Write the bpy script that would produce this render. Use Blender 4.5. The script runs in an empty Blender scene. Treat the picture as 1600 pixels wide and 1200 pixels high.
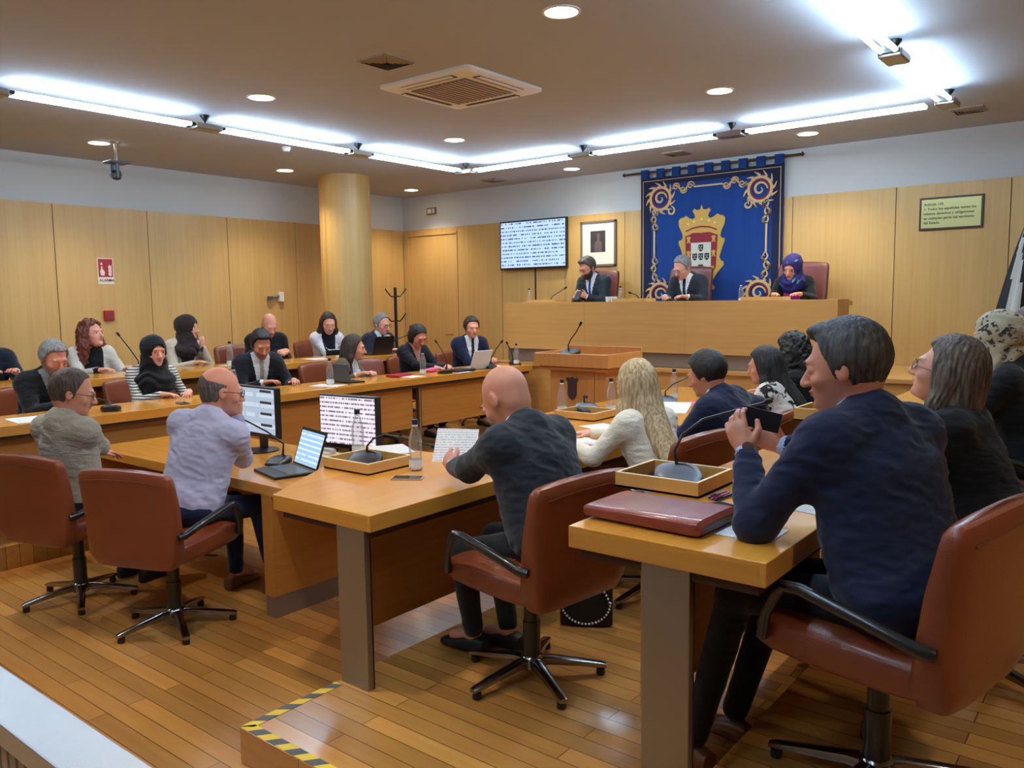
import bpy, bmesh, math, random
import numpy as np
from mathutils import Vector, Matrix
PI = math.pi
C = bpy.context.scene.collection
random.seed(7)
R = math.radians

# ------------------------------------------------------------------ camera
FPX, PITCH, ROLL, YAW, EYE = 1275.8, 0.10248, -0.01340, -0.67024, 1.74
def cam_axes():
    f = np.array([math.sin(YAW)*math.cos(PITCH), math.cos(YAW)*math.cos(PITCH), -math.sin(PITCH)])
    r = np.array([math.cos(YAW), -math.sin(YAW), 0.0]); u = np.cross(r, f)
    return math.cos(ROLL)*r+math.sin(ROLL)*u, -math.sin(ROLL)*r+math.cos(ROLL)*u, f
CR, CU, CF = cam_axes()
cd = bpy.data.cameras.new('camera'); cam = bpy.data.objects.new('camera', cd); C.objects.link(cam)
cd.sensor_width = 36; cd.lens = 36*FPX/1600; cd.clip_start = .05; cd.clip_end = 60
M = Matrix(((CR[0], CU[0], -CF[0], 0), (CR[1], CU[1], -CF[1], 0), (CR[2], CU[2], -CF[2], EYE), (0, 0, 0, 1)))
cam.matrix_world = M
bpy.context.scene.camera = cam
def onz(x, y, z):          # the point of a horizontal surface at height z that the photo shows at (x, y)
    d = CF+(x-800)/FPX*CR-(y-600)/FPX*CU; t = (z-EYE)/d[2]; p = d*t
    return Vector((p[0], p[1], z))

# ------------------------------------------------------------------ materials
def lin(c):
    return tuple((v/255/12.92 if v/255 <= .04045 else ((v/255+.055)/1.055)**2.4) for v in c)+(1,)
def newmat(name):
    m = bpy.data.materials.new(name); m.use_nodes = True
    return m, m.node_tree, m.node_tree.nodes['Principled BSDF']
def N(nt, t, **k):
    n = nt.nodes.new(t)
    for a, b in k.items():
        if a.startswith('i_'): n.inputs[a[2:].replace('_', ' ')].default_value = b
        else: setattr(n, a, b)
    return n
def plain(name, col, rough=.5, metal=0, bump=0, bscale=200, var=0, coat=0, sheen=0, spec=.5):
    m, nt, b = newmat(name)
    b.inputs['Base Color'].default_value = lin(col); b.inputs['Roughness'].default_value = rough
    b.inputs['Metallic'].default_value = metal; b.inputs['Coat Weight'].default_value = coat
    b.inputs['Sheen Weight'].default_value = sheen; b.inputs['Specular IOR Level'].default_value = spec
    tc = N(nt, 'ShaderNodeTexCoord')
    if bump:
        no = N(nt, 'ShaderNodeTexNoise', i_Scale=bscale, i_Detail=3.0); nt.links.new(tc.outputs['Object'], no.inputs['Vector'])
        bp = N(nt, 'ShaderNodeBump', i_Strength=bump, i_Distance=.004); nt.links.new(no.outputs['Fac'], bp.inputs['Height'])
        nt.links.new(bp.outputs['Normal'], b.inputs['Normal'])
    if var:
        n2 = N(nt, 'ShaderNodeTexNoise', i_Scale=6.0, i_Detail=4.0); nt.links.new(tc.outputs['Object'], n2.inputs['Vector'])
        mx = N(nt, 'ShaderNodeMix', data_type='RGBA'); mx.inputs['A'].default_value = lin([max(0, v*(1-var)) for v in col])
        mx.inputs['B'].default_value = lin([min(255, v*(1+var)) for v in col])
        nt.links.new(n2.outputs['Fac'], mx.inputs['Factor']); nt.links.new(mx.outputs['Result'], b.inputs['Base Color'])
    return m
def wood(name, c1, c2, stretch=(40, 40, 1.2), rough=.35, coat=0, planks=None):
    m, nt, b = newmat(name)
    tc = N(nt, 'ShaderNodeTexCoord'); mp = N(nt, 'ShaderNodeMapping'); mp.inputs['Scale'].default_value = stretch
    nt.links.new(tc.outputs['Object'], mp.inputs['Vector'])
    n1 = N(nt, 'ShaderNodeTexNoise', i_Scale=1.0, i_Detail=6.0, i_Roughness=.6); nt.links.new(mp.outputs['Vector'], n1.inputs['Vector'])
    mp2 = N(nt, 'ShaderNodeMapping'); mp2.inputs['Scale'].default_value = tuple(s*.12 for s in stretch)
    nt.links.new(tc.outputs['Object'], mp2.inputs['Vector'])
    n2 = N(nt, 'ShaderNodeTexNoise', i_Scale=1.0, i_Detail=2.0); nt.links.new(mp2.outputs['Vector'], n2.inputs['Vector'])
    ad = N(nt, 'ShaderNodeMath', operation='ADD'); nt.links.new(n1.outputs['Fac'], ad.inputs[0]); nt.links.new(n2.outputs['Fac'], ad.inputs[1])
    mr = N(nt, 'ShaderNodeMapRange', i_From_Min=.6, i_From_Max=1.4); nt.links.new(ad.outputs[0], mr.inputs['Value'])
    mx = N(nt, 'ShaderNodeMix', data_type='RGBA'); mx.inputs['A'].default_value = lin(c1); mx.inputs['B'].default_value = lin(c2)
    nt.links.new(mr.outputs['Result'], mx.inputs['Factor']); out = mx.outputs['Result']
    if planks:
        w, l = planks
        br = N(nt, 'ShaderNodeTexBrick', offset=.37, i_Scale=1.0); br.inputs['Brick Width'].default_value = l
        br.inputs['Row Height'].default_value = w; br.inputs['Mortar Size'].default_value = .0022; br.inputs['Mortar Smooth'].default_value = .3
        br.inputs['Bias'].default_value = 0
        br.inputs['Color1'].default_value = (.66, .66, .66, 1); br.inputs['Color2'].default_value = (1.16, 1.16, 1.16, 1); br.inputs['Mortar'].default_value = (.22, .18, .14, 1)
        nt.links.new(tc.outputs['Object'], br.inputs['Vector'])
        mu = N(nt, 'ShaderNodeMix', data_type='RGBA', blend_type='MULTIPLY'); mu.inputs['Factor'].default_value = 1
        nt.links.new(out, mu.inputs['A']); nt.links.new(br.outputs['Color'], mu.inputs['B']); out = mu.outputs['Result']
    nt.links.new(out, b.inputs['Base Color'])
    b.inputs['Roughness'].default_value = rough; b.inputs['Coat Weight'].default_value = coat; b.inputs['Coat Roughness'].default_value = .12
    bp = N(nt, 'ShaderNodeBump', i_Strength=.06, i_Distance=.002); nt.links.new(n1.outputs['Fac'], bp.inputs['Height']); nt.links.new(bp.outputs['Normal'], b.inputs['Normal'])
    return m
def emit(name, col, s):
    m, nt, b = newmat(name); b.inputs['Base Color'].default_value = lin(col); b.inputs['Emission Color'].default_value = lin(col); b.inputs['Emission Strength'].default_value = s
    return m
def screen(name, bg, ink, rows, s, dens=.5, uvscale=14):
    m, nt, b = newmat(name)
    tc = N(nt, 'ShaderNodeTexCoord'); sp = N(nt, 'ShaderNodeSeparateXYZ'); nt.links.new(tc.outputs['UV'], sp.inputs[0])
    mu = N(nt, 'ShaderNodeMath', operation='MULTIPLY'); mu.inputs[1].default_value = rows; nt.links.new(sp.outputs['Y'], mu.inputs[0])
    fr = N(nt, 'ShaderNodeMath', operation='FRACT'); nt.links.new(mu.outputs[0], fr.inputs[0])
    lt = N(nt, 'ShaderNodeMath', operation='LESS_THAN'); lt.inputs[1].default_value = .4; nt.links.new(fr.outputs[0], lt.inputs[0])
    fl = N(nt, 'ShaderNodeMath', operation='FLOOR'); nt.links.new(mu.outputs[0], fl.inputs[0])
    cb = N(nt, 'ShaderNodeCombineXYZ'); m3 = N(nt, 'ShaderNodeMath', operation='MULTIPLY'); m3.inputs[1].default_value = uvscale
    nt.links.new(sp.outputs['X'], m3.inputs[0]); nt.links.new(m3.outputs[0], cb.inputs['X'])
    m4 = N(nt, 'ShaderNodeMath', operation='MULTIPLY'); m4.inputs[1].default_value = 7.3; nt.links.new(fl.outputs[0], m4.inputs[0]); nt.links.new(m4.outputs[0], cb.inputs['Y'])
    no = N(nt, 'ShaderNodeTexNoise', i_Scale=1.0, i_Detail=2.0); nt.links.new(cb.outputs[0], no.inputs['Vector'])
    g = N(nt, 'ShaderNodeMath', operation='GREATER_THAN'); g.inputs[1].default_value = 1-dens-.08; nt.links.new(no.outputs['Fac'], g.inputs[0])
    a = N(nt, 'ShaderNodeMath', operation='MULTIPLY'); nt.links.new(g.outputs[0], a.inputs[0]); nt.links.new(lt.outputs[0], a.inputs[1])
    mx = N(nt, 'ShaderNodeMix', data_type='RGBA'); mx.inputs['A'].default_value = lin(bg); mx.inputs['B'].default_value = lin(ink)
    nt.links.new(a.outputs[0], mx.inputs['Factor'])
    b.inputs['Base Color'].default_value = (.02, .02, .02, 1); b.inputs['Roughness'].default_value = .25
    nt.links.new(mx.outputs['Result'], b.inputs['Emission Color']); b.inputs['Emission Strength'].default_value = s
    return m
def cloth(name, col, bump=.25, scale=14, rough=.85, fine=None, sheen=.15, stripes=None):
    """woven or knitted cloth: soft broad wrinkles plus a fine weave"""
    m, nt, b = newmat(name); b.inputs['Base Color'].default_value = lin(col); b.inputs['Roughness'].default_value = rough
    b.inputs['Sheen Weight'].default_value = sheen; b.inputs['Specular IOR Level'].default_value = .25
    tc = N(nt, 'ShaderNodeTexCoord'); mp = N(nt, 'ShaderNodeMapping'); mp.inputs['Scale'].default_value = (1, 1, 2.6); mp.inputs['Rotation'].default_value = (.5, .3, 0)
    nt.links.new(tc.outputs['Object'], mp.inputs['Vector'])
    n1 = N(nt, 'ShaderNodeTexNoise', i_Scale=scale, i_Detail=2.0, i_Distortion=.6); nt.links.new(mp.outputs['Vector'], n1.inputs['Vector'])
    bp = N(nt, 'ShaderNodeBump', i_Strength=bump, i_Distance=.02); nt.links.new(n1.outputs['Fac'], bp.inputs['Height']); last = bp
    if fine:
        n2 = N(nt, 'ShaderNodeTexVoronoi', i_Scale=fine); nt.links.new(tc.outputs['Object'], n2.inputs['Vector'])
        b2 = N(nt, 'ShaderNodeBump', i_Strength=.4, i_Distance=.003); nt.links.new(n2.outputs['Distance'], b2.inputs['Height']); nt.links.new(bp.outputs['Normal'], b2.inputs['Normal']); last = b2
    nt.links.new(last.outputs['Normal'], b.inputs['Normal'])
    if stripes:
        c2, sc = stripes; w = N(nt, 'ShaderNodeTexWave', i_Scale=sc, i_Distortion=1.2, bands_direction='Z'); w.inputs['Detail Scale'].default_value = 1.5
        nt.links.new(tc.outputs['Object'], w.inputs['Vector']); mx = N(nt, 'ShaderNodeMix', data_type='RGBA')
        mx.inputs['A'].default_value = lin(col); mx.inputs['B'].default_value = lin(c2); rp = N(nt, 'ShaderNodeMapRange', i_From_Min=.55, i_From_Max=.8)
        nt.links.new(w.outputs['Fac'], rp.inputs['Value']); nt.links.new(rp.outputs['Result'], mx.inputs['Factor']); nt.links.new(mx.outputs['Result'], b.inputs['Base Color'])
    return m
def patterned(name, c1, c2, scale, thr=.5, rough=.8):
    m, nt, b = newmat(name); tc = N(nt, 'ShaderNodeTexCoord'); n = N(nt, 'ShaderNodeTexNoise', i_Scale=scale, i_Detail=3.0, i_Distortion=1.0)
    nt.links.new(tc.outputs['Object'], n.inputs['Vector']); rp = N(nt, 'ShaderNodeMapRange', i_From_Min=thr, i_From_Max=thr+.06)
    nt.links.new(n.outputs['Fac'], rp.inputs['Value']); mx = N(nt, 'ShaderNodeMix', data_type='RGBA')
    mx.inputs['A'].default_value = lin(c1); mx.inputs['B'].default_value = lin(c2); nt.links.new(rp.outputs['Result'], mx.inputs['Factor'])
    nt.links.new(mx.outputs['Result'], b.inputs['Base Color']); b.inputs['Roughness'].default_value = rough
    return m
def hairmat(name, c1, c2, scale=90, rough=.58):
    m, nt, b = newmat(name); tc = N(nt, 'ShaderNodeTexCoord'); mp = N(nt, 'ShaderNodeMapping'); mp.inputs['Scale'].default_value = (1, 1, .12)
    nt.links.new(tc.outputs['Object'], mp.inputs['Vector']); n = N(nt, 'ShaderNodeTexNoise', i_Scale=scale, i_Detail=3.0)
    nt.links.new(mp.outputs['Vector'], n.inputs['Vector']); mx = N(nt, 'ShaderNodeMix', data_type='RGBA'); rp = N(nt, 'ShaderNodeMapRange', i_From_Min=.35, i_From_Max=.68)
    nt.links.new(n.outputs['Fac'], rp.inputs['Value']); mx.inputs['A'].default_value = lin(c1); mx.inputs['B'].default_value = lin(c2)
    nt.links.new(rp.outputs['Result'], mx.inputs['Factor']); nt.links.new(mx.outputs['Result'], b.inputs['Base Color'])
    b.inputs['Roughness'].default_value = rough; bp = N(nt, 'ShaderNodeBump', i_Strength=.7, i_Distance=.006)
    nt.links.new(n.outputs['Fac'], bp.inputs['Height']); nt.links.new(bp.outputs['Normal'], b.inputs['Normal'])
    return m
def skinmat(name, col):
    m, nt, b = newmat(name); tc = N(nt, 'ShaderNodeTexCoord'); n = N(nt, 'ShaderNodeTexNoise', i_Scale=22.0, i_Detail=3.0)
    nt.links.new(tc.outputs['Object'], n.inputs['Vector']); mx = N(nt, 'ShaderNodeMix', data_type='RGBA')
    mx.inputs['A'].default_value = lin(col); mx.inputs['B'].default_value = lin((min(255, col[0]*1.04), col[1]*.9, col[2]*.86)); nt.links.new(n.outputs['Fac'], mx.inputs['Factor'])
    nt.links.new(mx.outputs['Result'], b.inputs['Base Color']); b.inputs['Roughness'].default_value = .48
    b.inputs['Subsurface Weight'].default_value = .12; b.inputs['Subsurface Radius'].default_value = (.012, .004, .002)
    return m

MT = {}
MT['floor'] = wood('floor_parquet', (178, 118, 54), (206, 150, 78), (1.6, 26, 26), .28, .3, planks=(.085, 1.15))
MT['table'] = wood('table_veneer', (206, 134, 42), (232, 166, 66), (30, 1.5, 30), .24, .45)
MT['tablex'] = wood('table_veneer_across', (204, 132, 44), (230, 164, 68), (1.5, 30, 30), .24, .45)
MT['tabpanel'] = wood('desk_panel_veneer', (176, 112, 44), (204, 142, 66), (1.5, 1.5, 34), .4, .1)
MT['wallwood'] = wood('wall_veneer', (196, 152, 84), (218, 178, 110), (24, 24, .8), .42, .05)
MT['dais'] = wood('dais_veneer', (190, 138, 72), (212, 162, 92), (1.1, 24, 26), .42, .05)
MT['pod'] = wood('lectern_veneer', (188, 124, 62), (210, 148, 82), (24, 24, 1.4), .38, .1)
MT['tray'] = wood('tray_beech', (206, 148, 70), (228, 176, 100), (20, 20, 40), .4, .1)
MT['rim'] = plain('tray_rim', (238, 214, 160), .5)
MT['white'] = plain('wall_paint', (206, 209, 208), .8, bump=.05, bscale=60)
MT['ceil'] = plain('ceiling_paint', (178, 182, 190), .85)
MT['groove'] = plain('shadow_gap', (70, 46, 22), .8)
MT['steel'] = plain('brushed_steel', (158, 150, 138), .34, .85, bump=.12, bscale=300)
MT['steelw'] = plain('steel_plinth', (150, 138, 128), .42, .55, bump=.1, bscale=80)
MT['alu'] = plain('aluminium_cap', (206, 210, 214), .38, .8, bump=.1, bscale=200)
MT['chrome'] = plain('polished_base', (150, 150, 150), .18, 1)
MT['blackp'] = plain('black_plastic', (22, 22, 24), .4)
MT['blackm'] = plain('black_tube', (26, 28, 30), .3, coat=.3)
MT['grayp'] = plain('grey_plastic', (74, 84, 94), .35)
MT['leather'] = plain('brown_leather', (128, 62, 34), .34, bump=.25, bscale=160, var=.1, coat=.12)
MT['leatherd'] = plain('dark_brown_leather', (112, 54, 42), .36, bump=.25, bscale=160, var=.08, coat=.1)
MT['folder'] = plain('wine_leather', (136, 56, 42), .3, bump=.3, bscale=90, var=.14, coat=.3)
MT['paper'] = screen('printed_paper', (238, 238, 236), (184, 184, 190), 22, 0, .44, 60)
_pb = MT['paper'].node_tree.nodes['Principled BSDF']
_ln = _pb.inputs['Emission Color'].links[0]; _src = _ln.from_socket; MT['paper'].node_tree.links.remove(_ln)
MT['paper'].node_tree.links.new(_src, _pb.inputs['Base Color']); _pb.inputs['Roughness'].default_value = .7
MT['whitep'] = plain('white_plastic', (232, 232, 228), .4)
MT['pinkp'] = plain('pink_paper', (236, 92, 150), .6)
MT['redp'] = plain('red_cover', (176, 22, 56), .4)
MT['yellow'] = plain('tape_yellow', (236, 200, 60), .6)
MT['tgray'] = plain('tape_grey', (92, 92, 94), .6)
MT['blue'] = plain('cap_blue', (26, 32, 66), .35)
MT['label'] = plain('bottle_label', (220, 228, 232), .5)
MT['navyc'] = cloth('tapestry_blue', (24, 62, 128), .08, 30)
MT['navyd'] = cloth('tapestry_navy', (26, 34, 62), .08, 30)
MT['gold'] = plain('embroidered_gold', (206, 158, 62), .6, bump=.4, bscale=200)
MT['goldl'] = plain('embroidered_pale_gold', (214, 176, 116), .65, bump=.4, bscale=200)
MT['crim'] = plain('embroidered_crimson', (142, 22, 42), .7)
MT['ivory'] = plain('embroidered_ivory', (222, 214, 190), .75)
MT['ink'] = plain('dark_green_thread', (22, 44, 40), .7)
MT['brass'] = plain('brass', (196, 158, 80), .3, .8)
MT['plaque'] = plain('pale_brass_plate', (206, 200, 132), .35, .3)
MT['darkwood'] = plain('dark_frame', (66, 42, 26), .4)
MT['sign'] = plain('sign_red', (170, 26, 36), .45)
MT['signw'] = plain('sign_white', (240, 226, 214), .5)
MT['black'] = plain('matte_black', (14, 14, 16), .6)
MT['eyew'] = plain('eye_white', (224, 218, 210), .25)
MT['eyed'] = plain('eye_dark', (28, 18, 12), .15)
MT['tv'] = screen('tv_text', (176, 204, 255), (70, 80, 136), 13, 1.0, .43, 70)
MT['mon1'] = screen('monitor_document', (232, 226, 236), (130, 104, 128), 12, .85, .46, 50)
MT['mon2'] = screen('monitor_desktop', (168, 186, 206), (196, 208, 222), 5, .8, .5, 6)
MT['lap'] = screen('laptop_page', (150, 190, 226), (206, 224, 236), 7, .9, .55, 7)
MT['tube'] = emit('fluorescent_tube', (196, 228, 255), 37)
MT['lamp'] = emit('downlight_glow', (255, 236, 206), 16)
def glassmat():
    m, nt, b = newmat('clear_bottle'); out = nt.nodes['Material Output']
    t = N(nt, 'ShaderNodeBsdfTransparent'); t.inputs['Color'].default_value = (.975, .985, .985, 1); g = N(nt, 'ShaderNodeBsdfGlossy', i_Roughness=.05)
    fr = N(nt, 'ShaderNodeFresnel', i_IOR=1.5); mr = N(nt, 'ShaderNodeMapRange', i_To_Min=.04, i_To_Max=.55); nt.links.new(fr.outputs[0], mr.inputs['Value'])
    mx = N(nt, 'ShaderNodeMixShader'); nt.links.new(mr.outputs['Result'], mx.inputs[0]); nt.links.new(t.outputs[0], mx.inputs[1]); nt.links.new(g.outputs[0], mx.inputs[2])
    df = N(nt, 'ShaderNodeBsdfDiffuse'); df.inputs['Color'].default_value = (.9, .95, 1, 1); m2 = N(nt, 'ShaderNodeMixShader'); m2.inputs[0].default_value = .08; nt.links.new(mx.outputs[0], m2.inputs[1]); nt.links.new(df.outputs[0], m2.inputs[2])
    nt.links.new(m2.outputs[0], out.inputs['Surface']); return m
MT['glass'] = glassmat(); MT['brown_shoe'] = plain('tan_shoe', (112, 66, 42), .35, coat=.2); MT['grey_shoe'] = plain('grey_shoe', (120, 108, 92), .6)

# ------------------------------------------------------------------ mesh helpers
class MB:
    def __init__(s): s.v = []; s.f = []; s.m = []; s.uv = {}
    def add(s, vs, fs, m=0):
        o = len(s.v); s.v += [tuple(v) for v in vs]
        for f in fs: s.f.append([o+i for i in f]); s.m.append(m)
    def box(s, lo, hi, m=0):
        x0, y0, z0 = lo; x1, y1, z1 = hi
        s.add([(x0, y0, z0), (x1, y0, z0), (x1, y1, z0), (x0, y1, z0), (x0, y0, z1), (x1, y0, z1), (x1, y1, z1), (x0, y1, z1)],
              [(0, 3, 2, 1), (4, 5, 6, 7), (0, 1, 5, 4), (1, 2, 6, 5), (2, 3, 7, 6), (3, 0, 4, 7)], m); return s
    def obox(s, c, ax, hs, m=0):   # oriented box
        c = Vector(c); ax = [Vector(a) for a in ax]; P = []
        for k in (-1, 1):
            for i, j in ((-1, -1), (1, -1), (1, 1), (-1, 1)): P.append(c+ax[0]*i*hs[0]+ax[1]*j*hs[1]+ax[2]*k*hs[2])
        s.add(P, [(0, 3, 2, 1), (4, 5, 6, 7), (0, 1, 5, 4), (1, 2, 6, 5), (2, 3, 7, 6), (3, 0, 4, 7)], m); return s
    def loft(s, loops, m=0, cap=True, closed=True):
        n = len(loops[0]); vs = [p for l in loops for p in l]; fs = []
        for i in range(len(loops)-1):
            for j in range(n if closed else n-1):
                k = (j+1) % n; fs.append((i*n+j, i*n+k, (i+1)*n+k, (i+1)*n+j))
        if cap: fs.append(tuple(range(n))[::-1]); fs.append(tuple((len(loops)-1)*n+j for j in range(n)))
        s.add(vs, fs, m); return s
    def tube(s, pts, r, n=8, m=0, flat=None):
        pts = [Vector(p) for p in pts]; rs = r if isinstance(r, (list, tuple)) else [r]*len(pts)
        loops = []; up = None
        for i, p in enumerate(pts):
            t = (pts[min(i+1, len(pts)-1)]-pts[max(i-1, 0)]).normalized()
            if up is None: up = Vector((0, 0, 1)) if abs(t.z) < .9 else Vector((1, 0, 0))
            a = t.cross(up).normalized(); b = a.cross(t).normalized(); up = b
            loops.append([p+(a*math.cos(2*PI*j/n)+b*math.sin(2*PI*j/n)*(flat or 1))*rs[i] for j in range(n)])
        return s.loft(loops, m)
    def cyl(s, a, b, r, n=20, m=0, r2=None): return s.tube([a, b], [r, r if r2 is None else r2], n, m)
    def lathe(s, prof, c=(0, 0, 0), n=24, m=0, cap=True):
        return s.loft([[(c[0]+r*math.cos(2*PI*j/n), c[1]+r*math.sin(2*PI*j/n), c[2]+z) for j in range(n)] for r, z in prof], m, cap)
    def prism(s, poly, fn, d, m=0):   # polygon in 2D -> fn(u, v, depth)
        n = len(poly); vs = [fn(u, v, 0) for u, v in poly]+[fn(u, v, d) for u, v in poly]
        fs = [tuple(range(n))[::-1], tuple(range(n, 2*n))]+[(i, (i+1) % n, n+(i+1) % n, n+i) for i in range(n)]
        s.add(vs, fs, m); return s
    def build(s, name, mats, parent=None, loc=None, smooth=False, bevel=0, sub=0, autos=False):
        me = bpy.data.meshes.new(name); off = Vector(loc) if loc is not None else Vector((0, 0, 0))
        me.from_pydata([tuple(Vector(v)-off) for v in s.v], [], s.f)
        for mt in (mats if isinstance(mats, (list, tuple)) else [mats]): me.materials.append(MT[mt] if isinstance(mt, str) else mt)
        me.polygons.foreach_set('material_index', s.m)
        bm = bmesh.new(); bm.from_mesh(me); bmesh.ops.recalc_face_normals(bm, faces=bm.faces); bm.to_mesh(me); bm.free()
        if smooth: me.polygons.foreach_set('use_smooth', [True]*len(me.polygons))
        me.update(); o = bpy.data.objects.new(name, me); C.objects.link(o); o.location = off
        if parent is not None: o.parent = parent
        if bevel:
            b = o.modifiers.new('bevel', 'BEVEL'); b.width = bevel; b.segments = 2; b.limit_method = 'ANGLE'
        if sub:
            b = o.modifiers.new('sub', 'SUBSURF'); b.levels = sub; b.render_levels = sub
        if autos or (smooth and not sub):
            try: me.set_sharp_from_angle(angle=R(40))
            except Exception: pass
        return o
def B(lo, hi, m=0): return MB().box(lo, hi, m)
def superloop(w, t, n, e, fn):
    out = []
    for j in range(n):
        a = 2*PI*j/n; c, q = math.cos(a), math.sin(a)
        out.append(fn(w*math.copysign(abs(c)**(2/e), c), t*math.copysign(abs(q)**(2/e), q)))
    return out
def tag(o, label, cat, group=None):
    o['label'] = label; o['category'] = cat
    if group: o['group'] = group
    return o
def thing(name, label, cat, loc=(0, 0, 0), rz=0, group=None):
    o = bpy.data.objects.new(name, None); C.objects.link(o); o.location = loc; o.rotation_euler = (0, 0, rz); o.empty_display_size = .1
    return tag(o, label, cat, group)
def struct(o): o['kind'] = 'structure'; return o
def dup(root, loc, rz, label=None, group=None, scale=None):
    def cp(o, par):
        c = o.copy(); C.objects.link(c)
        if par is not None: c.parent = par
        for ch in [k for k in bpy.data.objects if k.parent == o and k is not c]: cp(ch, c)
        return c
    r = cp(root, None); r.location = loc; r.rotation_euler = (0, 0, rz)
    if label: r['label'] = label
    if group: r['group'] = group
    if scale: r.scale = scale
    return r
def textmesh(body, size, mat, fn, parent=None, name='lettering', spacing=1.0, ext=.001, align='LEFT'):
    cu = bpy.data.curves.new(name, 'FONT'); cu.body = body; cu.size = size; cu.extrude = ext; cu.space_line = spacing; cu.align_x = align; cu.resolution_u = 2; cu.offset = size*.018
    o = bpy.data.objects.new(name, cu); C.objects.link(o); bpy.context.view_layer.update()
    me = bpy.data.meshes.new_from_object(o.evaluated_get(bpy.context.evaluated_depsgraph_get())); bpy.data.objects.remove(o); me.name = name
    for v in me.vertices: v.co = Vector(fn(v.co.x, v.co.y, v.co.z))
    me.materials.clear(); me.materials.append(MT[mat]); q = bpy.data.objects.new(name, me); C.objects.link(q)
    if parent is not None: q.parent = parent
    return q
def setuv(o, fn):
    me = o.data; uv = me.uv_layers.new(name='UVMap')
    for l in me.loops: uv.data[l.index].uv = fn(me.vertices[l.vertex_index].co)

# ------------------------------------------------------------------ room shell
CZ = 3.45; XL, YB, XR, YF = -10.0, 9.74, 4.6, -5.0
S = struct
S(B((XL-.2, YF-.2, -.12), (XR+.2, YB+.2, 0)).build('floor', 'floor'))
S(B((XL-.2, YF-.2, CZ), (XR+.2, YB+.2, CZ+.12)).build('ceiling', 'ceil'))
S(B((XL-.2, YF-.2, 0), (XL, YB+.2, CZ)).build('wall_left', 'white'))
S(B((XL, YB, 0), (XR, YB+.2, CZ)).build('wall_back', 'white'))
S(B((XR, YF-.2, 0), (XR+.2, YB+.2, CZ)).build('wall_right', 'white'))
S(B((XL, YF-.2, 0), (XR, YF, CZ)).build('wall_front', 'white'))
WT = 2.905
# veneer cladding: panels with open joints over a dark batten
def cladding(name, segs, axis):
    mb = MB()
    for a, b in segs:
        if axis == 'y': mb.box((XL, a, 0), (XL+.012, b, WT-.004), 1); mb.box((XL+.012, a+.0045, .0), (XL+.032, b-.0045, WT))
        elif axis == 'x': mb.box((a, YB-.012, 0), (b, YB, WT-.004), 1); mb.box((a+.0045, YB-.032, 0), (b-.0045, YB-.012, WT))
        elif axis == 'r': mb.box((XR-.03, a+.004, 0), (XR, b-.004, WT))
        elif axis == 'f': mb.box((a+.004, YF, 0), (b-.004, YF+.03, WT))
    return S(mb.build(name, ['wallwood', 'groove']))
ys = [4.18+1.115*k for k in range(-9, 5)]; ys = [YF]+[y for y in ys if y > YF+.3]+[YB-.034]
cladding('trim_1', list(zip(ys[:-1], ys[1:])), 'y')
xs = [-9.968, -9.86]; DX0, DX1 = -9.84, -8.78
right = [-8.76, -7.86, -6.7, -5.72, -4.6, -3.45, -2.32, -1.24, -.16, .92, 2.0, 3.08, XR-.03]
cladding('trim_2', [(-9.968, -9.86)]+list(zip(right[:-1], right[1:])), 'x')
cladding('trim_3', [(YF+.03+k*1.2, YF+.03+(k+1)*1.2) for k in range(12)], 'r')
cladding('trim_4', [(XL+.04+k*1.2, XL+.04+(k+1)*1.2) for k in range(12)], 'f')
# flush veneer door in the corner with its header panel
dr = B((DX0, YB-.028, .16), (DX1, YB, 2.8)).build('door_1', 'wallwood', bevel=.003); S(dr)
hd = MB().box((-9.86, YB-.034, 2.81), (-8.76, YB, WT)).box((-9.862, YB-.045, .16), (-9.842, YB-.01, 2.83)).box((-8.778, YB-.045, .16), (-8.758, YB-.01, 2.83)).box((-9.86, YB-.045, 2.80), (-8.76, YB-.01, 2.825))
S(hd.build('trim_5', 'wallwood'))
MB().cyl((-8.9, YB-.028, 1.2), (-8.9, YB-.075, 1.2), .012).cyl((-8.9, YB-.07, 1.2), (-9.02, YB-.07, 1.2), .009).build('door_handle', 'steel', dr)
# raised floors
TF = 'floor'
S(MB().box((XL+.032, -2.5, 0), (-5.92, 8.02, .16)).box((XL+.032, 8.02, 0), (-6.72, YB-.034, .16)).build('trim_6', TF, bevel=.004))
S(B((XL+.034, -2.5, .16), (-7.62, 9.6, .32)).build('trim_7', TF, bevel=.004))
P1X, P2X, PY = -2.66, -1.02, 1.66
S(B((P1X, PY, 0), (P2X, 7.3, .14)).build('trim_8', TF, bevel=.003))
S(B((P2X, PY, 0), (XR-.03, 7.3, .28)).build('trim_9', TF, bevel=.003))
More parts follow.
